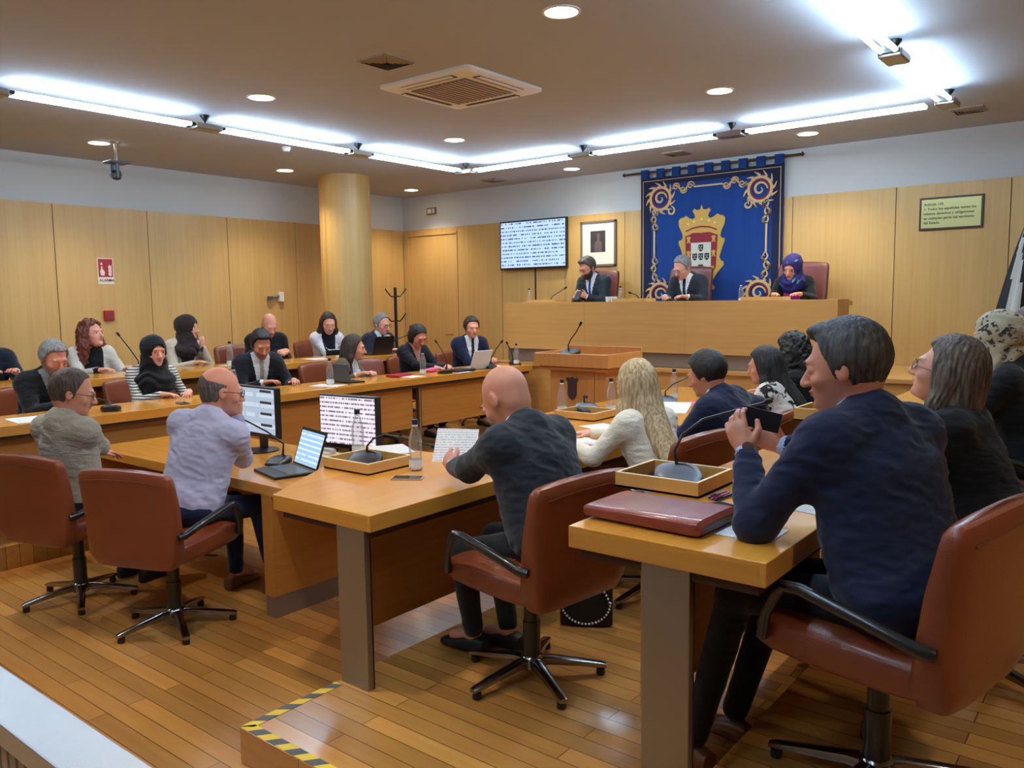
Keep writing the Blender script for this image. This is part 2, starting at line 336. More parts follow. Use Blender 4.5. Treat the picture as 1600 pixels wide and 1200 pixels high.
# ------------------------------------------------------------------ ceiling fittings
TZ = 3.345
def tube_run(p, q):
    """one pair of tubes between two joints, with its thin reflector spine"""
    p, q = Vector(p), Vector(q); d = (q-p).normalized(); n = Vector((-d.y, d.x, 0))
    t = thing('fluorescent_light', '', 'light', ((p+q)/2)[:]); L = (q-p).length/2-.17
    mid = (p+q)/2
    for s in (-1, 1):
        MB().cyl(-d*L+n*.045*s, d*L+n*.045*s, .016, 12).build('tube', 'tube', t, smooth=True)
    MB().obox((0, 0, .012), (d, n, (0, 0, 1)), (L, .008, .006)).build('spine', 'steel', t)
    return t
def joint(p, d, label, corner=False):
    d = Vector(d).normalized(); n = Vector((-d.y, d.x, 0)); t = thing('light_bracket', label, 'light bracket', p, group='brackets joining the fluorescent tubes')
    MB().obox((0, 0, -.005), (d, n, (0, 0, 1)), (.13, .075, .028)).build('housing', 'steel', t, bevel=.01)
    MB().cyl((0, 0, .02), (0, 0, CZ-p[2]-.012), .01).lathe([(.012, CZ-p[2]-.055), (.045, CZ-p[2]-.012), (.045, CZ-p[2])]).build('hanger', 'blackp', t, smooth=True)
    for s in (-1, 1): MB().obox(d*.15*s, (d, n, (0, 0, 1)), (.02, .065, .012)).build('socket', 'blackp', t)
LX, RX, BY, FY = -6.92, -1.5, 7.86, -2.2
ly = [7.86, 6.1, 4.28, 2.5, .7, -1.1, FY]; rx = [LX, -5.17, -3.42, RX]
names_l = ['fluorescent tube pair on the left row, next to the far corner', 'fluorescent tube pair on the left row, second from the far corner', 'fluorescent tube pair on the left row, nearest at the left picture edge', 'fluorescent tube pair of the left row outside the frame', 'fluorescent tube pair further along the left row outside the frame', 'last fluorescent tube pair of the left row outside the frame']
for i in range(6): tube_run((LX, ly[i], TZ), (LX, ly[i+1], TZ))['label'] = names_l[i]
names_b = ['fluorescent tube pair of the back row touching the left corner', 'middle fluorescent tube pair of the back row, before the tapestry', 'fluorescent tube pair of the back row reaching the right corner']
for i in range(3): tube_run((rx[i], BY, TZ), (rx[i+1], BY, TZ))['label'] = names_b[i]
names_r = ['fluorescent tube pair on the right row, far one by the corner', 'fluorescent tube pair on the right row, cut by the top picture edge', 'fluorescent tube pair of the right row overhead, out of view', 'fluorescent tube pair of the right row behind the viewer', 'fluorescent tube pair of the right row further behind the viewer', 'last fluorescent tube pair of the right row behind the viewer']
for i in range(6): tube_run((RX, ly[i], TZ), (RX, ly[i+1], TZ))['label'] = names_r[i]
for y, l in ((6.1, 'steel bracket on the left light row above the round column'), (4.28, 'steel bracket on the left light row, above the camera'), (2.5, 'steel bracket on the left light row at the left picture edge')):
    joint((LX, y, TZ), (0, 1, 0), l)
for x, l in ((-5.17, 'steel bracket on the back light row, left of the tapestry'), (-3.42, 'steel bracket on the back light row, above the tapestry')): joint((x, BY, TZ), (1, 0, 0), l)
joint((LX, BY, TZ), (1, 0, 0), 'steel bracket at the far corner of the light rows')
joint((RX, BY, TZ), (0, 1, 0), 'steel bracket at the right corner of the light rows')
joint((RX, 6.1, TZ), (0, 1, 0), 'steel bracket on the right light row, nearest the viewer')
def downlight(x, y, label):
    t = thing('downlight', label, 'ceiling light', (x, y, CZ), group='round recessed downlights')
    MB().lathe([(.118, 0), (.118, -.006), (.1, -.008), (.098, -.002)], n=32, cap=False).build('trim_ring', 'whitep', t, smooth=True)
    MB().lathe([(.099, -.002), (.099, -.005)], n=32).build('diffuser', 'lamp', t)
dl = {(-2.9, 4.18): 'large warm downlight at the top edge, right of the air conditioner', (-5.97, 4.22): 'warm downlight left of the air conditioner, inside the light rows',
      (-2.97, 6.58): 'warm downlight before the tapestry, right of the air conditioner', (-6.0, 6.64): 'warm downlight below the air conditioner, just before the light corner',
      (-8.88, 4.24): 'warm downlight beside the ceiling camera', (-8.98, 6.66): 'warm downlight left of the round column', (-9.16, 9.12): 'small warm downlight over the far corner, right of the column',
      (-6.18, 9.12): 'small warm downlight over the television', (-3.02, 8.9): 'warm downlight over the right side of the tapestry'}
for (x, y), l in dl.items(): downlight(x, y, l)
for x, y, l in ((-2.9, 1.8, 'warm downlight over the front desks, out of view'), (-5.97, 1.8, 'warm downlight over the front left, out of view'), (-2.9, -.8, 'warm downlight behind the viewer'), (1.2, 1.8, 'warm downlight over the right desks, out of view'), (1.2, 5.2, 'warm downlight far right, out of view')): downlight(x, y, l)
# ceiling cassette
t = thing('air_conditioner', 'square white ceiling air conditioner cassette with slatted grille', 'air conditioner', (-4.51, 5.09, CZ))
def rrect(h, r, z, n=5):
    out = []
    for cx, cy, a0 in ((h-r, h-r, 0), (-h+r, h-r, 90), (-h+r, -h+r, 180), (h-r, -h+r, 270)):
        for i in range(n): a = R(a0+90*i/(n-1)); out.append((cx+r*math.cos(a), cy+r*math.sin(a), z))
    return out
MB().loft([rrect(.475, .05, 0), rrect(.475, .05, -.02), rrect(.44, .05, -.035)]).build('panel', 'whitep', t)
for k in range(4):
    a = k*PI/2; c, s = math.cos(a), math.sin(a)
    MB().obox((.385*c, .385*s, -.036), ((-s, c, 0), (c, s, 0), (0, 0, 1)), (.27, .035, .003)).build('slot', 'blackp', t)
    MB().obox((.40*c, .40*s, -.041), ((-s, c, 0), (c, s, 0), (0, 0, 1)), (.26, .02, .003)).build('louvre', 'whitep', t)
g = B((-.29, -.29, -.038), (.29, .29, -.034)).build('grille', plain('grille_taupe', (120, 104, 92), .6), t)
mb = MB()
for k in range(13): mb.box((-.28+k*.0455-.011, -.28, -.044), (-.28+k*.0455+.011, .28, -.038))
mb.build('slat', plain('slat_taupe', (176, 160, 146), .6), g)
def vent(x, y, h, label):
    t = thing('ceiling_vent', label, 'vent', (x, y, CZ), group='small square ceiling vents')
    MB().box((-h, -h, -.008), (h, h, 0)).build('frame', plain('vent_frame', (170, 162, 154), .6) if 'vent_frame' not in bpy.data.materials else bpy.data.materials['vent_frame'], t)
    mb = MB()
    for k in range(1, 5):
        q = h*(1-k*.2)+.01; mb.obox((0, q*1, -.014), ((1, 0, 0), (0, 1, .5), (0, -.5, 1)), (q, .012, .001)); mb.obox((0, -q, -.014), ((1, 0, 0), (0, 1, -.5), (0, .5, 1)), (q, .012, .001))
        mb.obox((q, 0, -.014), ((0, 1, 0), (1, 0, .5), (-.5, 0, 1)), (q, .012, .001)); mb.obox((-q, 0, -.014), ((0, 1, 0), (1, 0, -.5), (.5, 0, 1)), (q, .012, .001))
    B((-h*.86, -h*.86, -.0095), (h*.86, h*.86, -.008)).build('opening', 'blackp', t); mb.build('louvre', 'steelw', t)
vent(-4.43, 4.2, .15, 'small dark ceiling vent left of the air conditioner')
vent(-1.5, 8.8, .14, 'small ceiling vent at the right, beyond the light corner')
vent(-4.6, 9.02, .14, 'small ceiling vent before the tapestry rod')
vent(-7.57, 9.18, .14, 'small ceiling vent beyond the far light corner')
t = thing('smoke_detector', 'small white smoke detector on the ceiling between column and tubes', 'smoke detector', onz(447, 230, CZ)[:]); MB().lathe([(.05, 0), (.05, -.02), (.035, -.045), (.01, -.05)], n=20).build('housing', 'whitep', t, smooth=True)
# hanging camera
t = thing('security_camera', 'grey dome-head camera hanging from the ceiling by a short rod', 'camera', (-8.73, 4.34, CZ))
MB().lathe([(.05, 0), (.05, -.012)]).cyl((0, 0, 0), (0, 0, -.2), .016).build('mount', 'steel', t, smooth=True)
MB().box((-.09, -.11, -.225), (.09, .11, -.2)).build('shelf', 'grayp', t, bevel=.01)
MB().tube([(.05, -.02, -.23), (.05, -.02, -.37)], .02).tube([(-.05, -.02, -.23), (-.05, -.02, -.37)], .02).build('yoke', 'grayp', t, smooth=True)
h = MB().lathe([(.001, -.055), (.04, -.045), (.055, 0), (.04, .045), (.001, .055)], (0, -.01, -.34)).build('head', 'blackp', t, smooth=True)
MB().cyl((.03, -.05, -.35), (.045, -.085, -.36), .026).build('lens', 'glass', h, smooth=True)
# round column
ctr = onz(537, 270, CZ); dd = Vector((ctr.x, ctr.y, 0)).normalized(); CX, CY = ctr.x+dd.x*.345, ctr.y+dd.y*.345
mb = MB(); n = 64
for k in range(8):
    a0, a1 = 2*PI*k/8+.006, 2*PI*(k+1)/8-.006; m = 8
    for j in range(m):
        b0, b1 = a0+(a1-a0)*j/m, a0+(a1-a0)*(j+1)/m
        mb.add([(CX+.345*math.cos(b0), CY+.345*math.sin(b0), .32), (CX+.345*math.cos(b1), CY+.345*math.sin(b1), .32), (CX+.345*math.cos(b1), CY+.345*math.sin(b1), CZ), (CX+.345*math.cos(b0), CY+.345*math.sin(b0), CZ)], [(0, 1, 2, 3)])
mb.lathe([(.338, .32), (.338, CZ)], (CX, CY, 0), 48)
tag(mb.build('column', 'wallwood', loc=(CX, CY, .32)), 'thick round column clad in honey-coloured veneer', 'column')

# ------------------------------------------------------------------ things on the walls
def wall_y(name, label, cat, x, z, y=YB-.032, **k): return thing(name, label, cat, (x, y, z), **k)
# television
x0, x1, z0, z1 = -7.83, -6.62, 2.19, 2.90
t = wall_y('television', 'wide black-framed television showing lines of text, on the back wall', 'television', (x0+x1)/2, (z0+z1)/2)
w, h = (x1-x0)/2, (z1-z0)/2
B((-w, -.075, -h), (w, -.03, h)).build('frame', 'blackp', t, bevel=.006)
o = B((-w+.022, -.078, -h+.026), (w-.022, -.074, h-.022)).build('display', 'tv', t); setuv(o, lambda c: ((c.x+w)/(2*w), (c.z+h)/(2*h)))
B((-.2, -.03, -.15), (.2, .0, .15)).build('wall_mount', 'blackp', t)
B((-.012, -.01, -.95), (.012, 0, -h)).build('cable_duct', 'groove', t)
# framed portrait
x0, x1, z0, z1 = -6.42, -5.845, 2.185, 2.81
t = wall_y('framed_picture', 'framed dark portrait print with a wide cream mount, beside the television', 'picture', (x0+x1)/2, (z0+z1)/2); w, h = (x1-x0)/2, (z1-z0)/2
mb = MB()
for a, b in (((-w, -.03, -h), (w, 0, -h+.03)), ((-w, -.03, h-.03), (w, 0, h)), ((-w, -.03, -h), (-w+.03, 0, h)), ((w-.03, -.03, -h), (w, 0, h))): mb.box(a, b)
mb.build('frame', plain('frame_taupe', (118, 104, 84), .4), t, bevel=.003)
B((-w+.03, -.014, -h+.03), (w-.03, -.008, h-.03)).build('mount', plain('mount_cream', (226, 226, 208), .7), t)
o = B((-.125, -.017, -.115), (.115, -.014, .175)).build('print', plain('print_dark', (56, 46, 48), .5, var=.3), t)
MB().prism([(-.012, .05), (-.02, .1), (-.01, .14), (.018, .145), (.028, .1), (.016, .05), (.06, .01), (.06, -.115), (-.06, -.115), (-.06, .01)], lambda u, v, d: (u, -.0172-d, v), .0008).build('figure', plain('print_mid', (94, 82, 80), .5), o)
# exit lamp, fire sign, alarm button, small wall device
t = wall_y('exit_sign', 'small framed emergency sign on the white wall above the door', 'sign', -9.32, 3.185, YB)
B((-.1, -.03, -.055), (.1, 0, .055)).build('frame', plain('sign_frame', (134, 104, 56), .5), t, bevel=.004); B((-.075, -.034, -.035), (.01, -.03, .035)).build('pictogram', 'whitep', t); B((.035, -.034, -.035), (.075, -.03, .035)).build('arrow', 'whitep', t)
t = thing('fire_alarm_sign', 'red and white fire alarm sign showing a hand, on the left wall', 'sign', (XL+.034, 4.74, 2.15))
B((0, -.095, -.155), (.004, .095, .155)).build('plate', 'signw', t); pl = B((.004, -.085, -.07), (.006, .085, .145)).build('red_panel', 'sign', t)
fy = lambda u, v, d: (.0062+d, u, v)
mb = MB(); mb.prism([(-.06, -.05), (-.02, -.055), (-.01, -.02), (-.02, .01), (-.035, .02), (-.04, .06), (-.052, .06), (-.055, .02), (-.068, .0)], fy, .001)
mb.prism([(-.06, .075), (-.034, .075), (-.04, .1), (-.054, .1)], fy, .001); mb.build('hand_symbol', 'signw', pl)
mb = MB()
for z in (.05, .01, -.03): mb.prism([(.03, z), (.045, z+.03), (.058, z+.005), (.072, z+.03), (.07, z-.02), (.05, z-.03), (.03, z-.015)], fy, .001)
mb.build('flame_symbol', 'signw', pl)
textmesh('ALARMA', .046, 'sign', lambda x, y, z: (.0045, x-.08, y-.125), t)
t = thing('alarm_button', 'small square red alarm button on the left wall', 'alarm button', (XL+.034, 4.74, 1.62))
B((0, -.06, -.06), (.04, .06, .06)).build('box', 'sign', t, bevel=.008); B((.04, -.03, -.03), (.043, .03, .03)).build('button', plain('btn', (120, 60, 60), .4), t)
t = thing('wall_dispenser', 'small grey and white device with an arm on the left wall', 'dispenser', (XL+.034, 7.15, 1.84))
B((0, .02, -.08), (.07, .09, .06)).build('body', 'whitep', t, bevel=.01); MB().tube([(.03, .03, 0), (.06, -.12, -.02)], .02).build('arm', 'steel', t); B((.02, -.17, -.05), (.08, -.1, 0)).build('head', 'grayp', t, bevel=.01)
# plaque
x0, x1, z0, z1 = -2.08, -1.475, 2.42, 2.762; w, h = (x1-x0)/2, (z1-z0)/2
t = wall_y('plaque', 'pale brass plaque in a dark frame with engraved text, right of the tapestry', 'plaque', (x0+x1)/2, (z0+z1)/2)
B((-w, -.022, -h), (w, 0, h)).build('frame', 'darkwood', t, bevel=.004); B((-w+.022, -.026, -h+.022), (w-.022, -.022, h-.022)).build('plate', 'plaque', t)
textmesh('Artículo 139.\n1. Todos los españoles tienen los\nmismos derechos y obligaciones\nen cualquier parte del territorio\ndel Estado.', .0375, 'black', lambda x, y, z: (x*.98-w+.045, -.0265-z, y+.085), t, spacing=1.28)
# flag
t = thing('flag', 'black and white flag hanging furled on a pole with a gilt spear finial', 'flag', (-1.02, 9.3, 0.06))
MB().cyl((0, 0, 0), (0, 0, 2.42), .014).lathe([(.16, 0), (.15, .03), (.03, .06), (.016, .2)]).build('pole', 'brass', t, smooth=True)
MB().lathe([(.012, 2.42), (.03, 2.44), (.02, 2.47), (.036, 2.5), (.012, 2.54), (.001, 2.62)], n=12).build('finial', 'brass', t, smooth=True)
mb = MB(); n = 44
loops = []; mats = []
for k in range(16):
    q = k/15; z = 2.37-q*1.15; r = .02+.20*q**.9; lp = []
    for j in range(n):
        a = 2*PI*j/n; rr = r*(1+.17*math.sin(a*7+q*1.2)+.08*math.sin(a*13)); lp.append((rr*math.cos(a)*1.15-.05*q, rr*math.sin(a)*.5, z+.05*math.sin(a*3)*q))
    loops.append(lp)
mb.loft(loops)
ff = mb.build('cloth', ['black', plain('flag_white', (206, 204, 196), .85)], t, smooth=True)
for p in ff.data.polygons:
    a = math.atan2(p.center.y, p.center.x+.05); p.material_index = 1 if (-2.6 < a < -1.45) or (.2 < a < 1.2) else 0

# ------------------------------------------------------------------ tapestry
TX0, TX1, TZ0, TZ1 = -5.45, -3.55, 1.62, 3.30
tw, th = TX1-TX0, TZ1-TZ0
tap = thing('tapestry', 'blue tapestry with a crowned coat of arms and gold scroll border', 'tapestry', ((TX0+TX1)/2, YB-.06, TZ0))
def TP(u, v, d): return ((u-.5)*tw, -d, v*th)      # u, v in 0..1, d towards the room
def cloth_sheet():
    mb = MB(); nx, nz = 60, 4; vs = []; fs = []
    for i in range(nx+1):
        for j in range(nz+1): vs.append(TP(i/nx, j/nz, .006*math.sin(i*.9)+.003*math.sin(i*2.3)))
    for i in range(nx):
        for j in range(nz): a = i*(nz+1)+j; fs.append((a, a+nz+1, a+nz+2, a+1))
    o2 = len(vs); vs2 = [(x, y+.01, z) for x, y, z in vs]; fs2 = [tuple(o2+q for q in f[::-1]) for f in fs]
    mb.add(vs+vs2, fs+fs2); return mb
cloth_sheet().build('cloth', 'navyc', tap, smooth=True)
TD = .0125
def strip(us, wd, name, mat, par=None, d=TD, closed=False):
    """flat embroidered band along a path of (u, v)"""
    P = [Vector(((u-.5)*tw, v*th)) for u, v in us]; n = len(P); L = []; Rr_ = []
    for i, p in enumerate(P):
        a = P[i-1] if (i > 0 or closed) else p; b = P[(i+1) % n] if (i < n-1 or closed) else p
        t_ = (b-a).normalized(); nn = Vector((-t_.y, t_.x)); w_ = wd(i/(n-1)) if callable(wd) else wd
        L.append(p+nn*w_); Rr_.append(p-nn*w_)
    mb = MB(); vs = []
    for a, b in zip(L, Rr_): vs += [(a.x, -d-.004, a.y), (b.x, -d-.004, b.y), (a.x, -d+.006, a.y), (b.x, -d+.006, b.y)]
    fs = []
    for i in range(n-1 if not closed else n):
        j = (i+1) % n; a, b = i*4, j*4; fs += [(a, a+1, b+1, b), (a, b, b+2, a+2), (a+1, a+3, b+3, b+1)]
    mb.add(vs, fs); return mb
def join(mbs):
    m = MB()
    for q in mbs: m.add(q.v, q.f)
    return m
asp = tw/th
mbd = MB()
for a, b, c_, e in ((0, .07, 0, 1), (.93, 1, 0, 1), (.07, .93, .94, 1)): mbd.add([TP(a, c_, TD-.001), TP(b, c_, TD-.001), TP(b, e, TD-.001), TP(a, e, TD-.001), TP(a, c_, TD-.006), TP(b, c_, TD-.006), TP(b, e, TD-.006), TP(a, e, TD-.006)], [(0, 1, 2, 3), (0, 4, 5, 1), (1, 5, 6, 2), (2, 6, 7, 3), (3, 7, 4, 0)])
mbd.build('border', 'navyd', tap)
join([strip([(.018, 0), (.018, .975), (.982, .975), (.982, 0)], .005, 'edge', 'goldl')]).build('edging', 'goldl', tap)
def spiral(cu, cv, r0, r1, a0, a1, n=26): return [(cu+(r0+(r1-r0)*i/n)*math.cos(R(a0+(a1-a0)*i/n))/asp, cv+(r0+(r1-r0)*i/n)*math.sin(R(a0+(a1-a0)*i/n))) for i in range(n+1)]
wv = lambda w: (lambda q: w*(.45+.75*math.sin(PI*min(1, q*1.1+.05))))
def scroll_v(u, v0, v1, s):      # an S scroll run of three curls along a side
    out = []; L = (v1-v0)
    out.append(strip([(u+s*.022*math.sin(q/24*PI*3)/asp*1.2, v0+L*q/24) for q in range(25)], wv(.011), '', ''))
    for k in range(3):
        vc = v0+L*(k+.5)/3; sg = s*(-1)**k; out.append(strip(spiral(u+sg*.012, vc, .032, .006, 90 if sg > 0 else 90, 90+sg*400), wv(.008), '', ''))
    return out
def scroll_h(v, u0, u1, s):
    out = []; L = u1-u0
    out.append(strip([(u0+L*q/24, v+s*.022*math.sin(q/24*PI*3)) for q in range(25)], wv(.011), '', ''))
    for k in range(3):
        uc = u0+L*(k+.5)/3; sg = s*(-1)**k; out.append(strip(spiral(uc, v+sg*.012, .032, .006, 0, sg*400), wv(.008), '', ''))
    return out
UL, UR, VT, VB = .105, .895, .885, .12
for u, s in ((UL, 1), (UR, -1)): join(scroll_v(u, .59, .76, s)+scroll_v(u, .20, .39, s)+[strip([(u, .38), (u, .60)], .011, '', '')]).build('scroll_border', 'goldl', tap)
run = scroll_h(VT+.015, .24, .40, 1); run += scroll_h(VT+.015, .60, .76, -1); run.append(strip([(.40, VT+.015), (.60, VT+.015)], .01, '', ''))
join(run).build('scroll_border', 'goldl', tap)
for cu, cv, a in ((.15, .835, 200), (.85, .835, -20), (.15, .10, 90), (.85, .10, 90)):
    m = [strip([(cu+.085*math.cos(R(q*10))/asp, cv+.085*math.sin(R(q*10))) for q in range(36)], .017, '', '', closed=True)]
    for k in range(12):
        aa = R(k*30); m.append(strip([(cu+(.095+.035*q)*math.cos(aa+q*.35)/asp, cv+(.095+.035*q)*math.sin(aa+q*.35)) for q in (0, .5, 1)], lambda q: .014*(1-q)+.003, '', ''))
    m.append(strip(spiral(cu, cv, .055, .01, 0, 420), wv(.012), '', '')); m.append(strip(spiral(cu+(.1 if cu < .5 else -.1)/asp*.9, cv-.1, .035, .01, 90, -300), wv(.01), '', ''))
    ro = join(m).build('corner_rosette', 'goldl', tap)
    strip([(cu+.066*math.cos(R(q*10))/asp, cv+.066*math.sin(R(q*10))) for q in range(36)], .006, '', '', d=TD+.002, closed=True).build('ring', 'crim', ro)
# coat of arms : half outlines mirrored, in metres from the centre line
def mirror(half): return half+[(-x, y) for x, y in half[::-1] if abs(x) > 1e-6]
AX = .455*tw-.5*tw
def patch(poly, mat, name, par, d, t_=.004): return MB().prism(poly, lambda u, v, e: (AX+u, -d-e, v), t_).build(name, mat, par)
mant = mirror([(0, 1.28), (.02, 1.225), (.06, 1.215), (.10, 1.235), (.125, 1.205), (.10, 1.175), (.085, 1.13), (.12, 1.105), (.17, 1.125), (.21, 1.155), (.25, 1.135), (.285, 1.13), (.315, 1.10), (.31, 1.03), (.285, .98), (.262, .93), (.255, .88), (.275, .855), (.31, .85), (.315, .81), (.29, .76), (.27, .70), (.245, .62), (.27, .575), (.30, .56), (.305, .52), (.26, .47), (.215, .42), (.175, .36), (.15, .31), (.165, .27), (.19, .25), (.175, .215), (.135, .22), (.115, .26), (.10, .33), (.03, .36), (0, .36)])
arms = patch(mant, 'gold', 'coat_of_arms', tap, TD-.001)
patch(mirror([(0, .93), (.11, .935), (.205, .90), (.22, .90), (.20, .5), (.15, .42), (.06, .375), (0, .365)]), 'crim', 'shield', arms, TD+.004)
patch(mirror([(0, .81), (.135, .81), (.135, .52), (.10, .44), (.04, .405), (0, .40)]), 'ivory', 'inner_shield', arms, TD+.008)
for x, y in ((0, .74), (-.082, .63), (0, .63), (.082, .63), (0, .49)):
    e = patch([(x+a, y+b) for a, b in mirror([(0, .045), (.032, .045), (.032, -.01), (.018, -.035), (0, -.045)])], 'ink', 'escutcheon', arms, TD+.012, .002)
    for q, s in ((-.013, .02), (.013, .02), (0, .002), (-.011, -.014), (.011, -.014)): MB().prism([(x+q+.0065*math.cos(k), y+s+.0065*math.sin(k)) for k in [i*PI/3 for i in range(6)]], lambda u, v, d_: (AX+u, -TD-.0142-d_, v), .001).build('bezant', 'ivory', e)
for x, y in ((-.17, .85), (.17, .85), (-.17, .67), (.17, .67), (-.15, .475), (.15, .475)):
    patch([(x+a, y+b) for a, b in mirror([(0, .042), (.01, .042), (.01, .025), (.024, .04), (.03, .02), (.018, .008), (.018, -.02), (.03, -.04), (.008, -.04), (.004, -.02), (0, -.02)])], 'gold', 'castle', arms, TD+.008, .003)
cr = patch(mirror([(0, 1.0), (.12, .985), (.21, .95), (.215, .965), (.12, 1.005), (0, 1.02)]), 'crim', 'crown_band', arms, TD+.004, .002)
for x, y in ((0, 1.10), (-.1, 1.075), (.1, 1.075), (-.18, 1.05), (.18, 1.05)): patch([(x+.016*math.cos(k*PI/4), y+.016*math.sin(k*PI/4)) for k in range(8)], plain('jewel', (230, 190, 130), .5), 'jewel', arms, TD+.004, .003)
for k in range(9):
    u = .03+k*.94/8; MB().box(((u-.5)*tw-.052, -.03, th-.01), ((u-.5)*tw+.052, .022, th+.105)).build('hanging_loop', 'navyc', tap, bevel=.004)
rod = MB().cyl((-tw/2-.24, -.004, th+.075), (tw/2+.19, -.004, th+.075), .014)
rod.lathe([(.001, -.03), (.026, 0), (.001, .03)], (-tw/2-.26, -.004, th+.075)); rod.lathe([(.001, -.03), (.026, 0), (.001, .03)], (tw/2+.21, -.004, th+.075))
rod.build('rod', 'darkwood', tap, smooth=True)

# ------------------------------------------------------------------ presidential dais
DX0_, DX1_, DY = -6.57, -2.44, 8.15
d = thing('dais', 'long raised veneer dais desk with a grey steel plinth, below the tapestry', 'dais', (-4.5, DY, 0))
ox, oy = -4.5, DY
seams = [DX0_, -5.35, -4.05, DX1_]
for a, b in zip(seams[:-1], seams[1:]): B((a-ox+.001, 0, 1.13), (b-ox-.001, .04, 1.705)).build('front_panel', 'dais', d, bevel=.0015)
B((DX1_-ox-.04, .04, 1.13), (DX1_-ox, .36, 1.705)).build('side_panel', 'pod', d); B((DX0_-ox, .04, 1.13), (DX0_-ox+.04, .36, 1.705)).build('side_panel', 'pod', d)
B((DX0_-ox+.04, .04, 1.64), (DX1_-ox-.04, .62, 1.685)).build('worktop', 'dais', d)
B((DX0_-ox+.02, .05, .97), (DX1_-ox-.02, .12, 1.13)).build('plinth', 'steelw', d)
B((DX0_-ox+.04, .12, .97), (DX1_-ox-.04, .15, 1.64)).build('inner_panel', 'groove', d)
S(MB().box((-6.7, 8.06, 0), (-1.2, YB-.04, .965)).box((-6.7, 8.03, .93), (-1.2, 8.06, .97)).build('trim_10', 'dais'))
def low_tray(x, label):
    t = thing('desk_tray', label, 'tray', (x, DY+.17, 1.685)); mb = MB()
    B((-.22, -.12, 0), (.22, .12, .012)).build('bottom', 'tray', t)
    for a, b in (((-.22, -.12, .012), (.22, -.105, .055)), ((-.22, .105, .012), (.22, .12, .055)), ((-.22, -.105, .012), (-.205, .105, .055)), ((.205, -.105, .012), (.22, .105, .055))): mb.box(a, b)
    mb.build('rim', 'tray', t)
low_tray(-6.02, 'low beech tray on the dais before the bearded man'); low_tray(-4.78, 'low beech tray on the dais before the grey-haired man'); low_tray(-3.22, 'low beech tray on the dais before the woman in a blue headscarf')

# ------------------------------------------------------------------ lectern
t = thing('lectern', 'square veneer lectern with a dark shield emblem, before the dais', 'lectern', (-4.06, 6.0, 0))
B((-.27, .03, .0), (.2, .05, 1.11)).build('front_panel', 'pod', t); B((.205, .03, 0), (.32, .45, 1.11)).build('corner_post', 'pod', t, bevel=.003); B((-.27, .05, 0), (.205, .45, 1.11)).build('body', 'pod', t)
B((-.36, -.03, 1.11), (.37, .5, 1.14)).build('lower_moulding', 'pod', t, bevel=.006)
mb = MB(); mb.box((-.39, -.06, 1.145), (.4, -.035, 1.26)).box((-.39, .5, 1.145), (.4, .525, 1.3)).box((-.39, -.035, 1.145), (-.365, .5, 1.265)).box((.375, -.035, 1.145), (.4, .5, 1.265))
mb.build('top_rim', 'pod', t, bevel=.003); B((-.365, -.035, 1.145), (.375, .5, 1.225)).build('top', 'pod', t)
sh = mirror([(0, .1), (.022, .085), (.05, .095), (.065, .075), (.045, .055), (.045, -.06), (.03, -.09), (0, -.105)])
MB().prism(sh, lambda u, v, e: (-.03+u, .03-e, .95+v), .012).build('emblem', plain('emblem_plum', (62, 40, 48), .5), t, bevel=.002)

# ------------------------------------------------------------------ desk rows
def deskrow(name, label, x0, x1, y0, y1, ztop, zfl, front, legs, panels=True, poly=None, th_=.07, pb=None, legz=None):
    """a long desk along y; front = side (-1 / +1) that faces the middle of the hall"""
    t = thing(name, label, 'desk', ((x0+x1)/2, y0, zfl)); cx = (x0+x1)/2; bz = zfl
    L = y1-y0
    (MB().prism(poly, lambda u, v, d: (u-cx, v-y0, ztop-th_-bz+d), th_) if poly else B((x0-cx, 0, ztop-th_-bz), (x1-cx, L, ztop-bz))).build('tabletop', 'table', t, bevel=.003)
    mbe = MB(); mbe.box((x0-cx+.02, -.0012, ztop-th_-bz+.006), (x1-cx-.02, .004, ztop-bz-.012)); mbe.build('edge_band', 'tablex', t)
    fx = (x1-cx if front > 0 else x0-cx); pz0 = (zfl+.2 if pb is None else pb)-bz
    if panels:
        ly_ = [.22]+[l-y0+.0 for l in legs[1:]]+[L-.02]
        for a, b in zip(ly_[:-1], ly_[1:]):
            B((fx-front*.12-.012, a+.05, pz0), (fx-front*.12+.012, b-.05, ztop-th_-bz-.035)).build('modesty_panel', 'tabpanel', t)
    for i, l in enumerate(legs):
        lx0, lx1 = legz[0]-cx, legz[1]-cx
        zb = (legz[2]-bz)
        g = B((lx0, l-y0, zb), (lx1, l-y0+.03, ztop-th_-bz)).build('leg', 'steel', t, bevel=.003)
        B((lx1-.004, l-y0+.03, zb), (lx1+.0, l-y0+.036, ztop-th_-bz)).build('groove', 'blackp', g)
    B((x0-cx+.03, .03, ztop-th_-bz-.035), (x1-cx-.03, L-.03, ztop-th_-bz)).build('apron', 'groove', t)
    return t
rowA = deskrow('desk', 'long honey-veneer desk of the middle row, with the bald man in grey', -3.07, -2.43, 2.14, 7.1, .89, .14, -1, [2.145, 4.3, 6.6], legz=(-2.645, -2.475, .14), pb=.16, poly=[(-3.07, 2.14), (-2.43, 2.14), (-2.43, 7.1), (-3.6, 7.1), (-3.6, 4.45), (-3.07, 4.45), (-3.07, 3.28), (-3.73, 3.28)])
for ya, yb_ in ((2.75, 3.22), (4.55, 7.0)):
    B((-3.5+2.75, ya-2.14, .02), (-3.47+2.75, yb_-2.14, .68)).build('modesty_panel', 'tabpanel', rowA) if ya > 4 else None
rowB = deskrow('desk', 'long honey-veneer desk in the foreground right, carrying the wine folder', -1.43, -.79, 2.08, 6.6, 1.03, .28, -1, [2.10, 4.2, 6.3], legz=(-1.18, -1.022, .14), pb=.34)
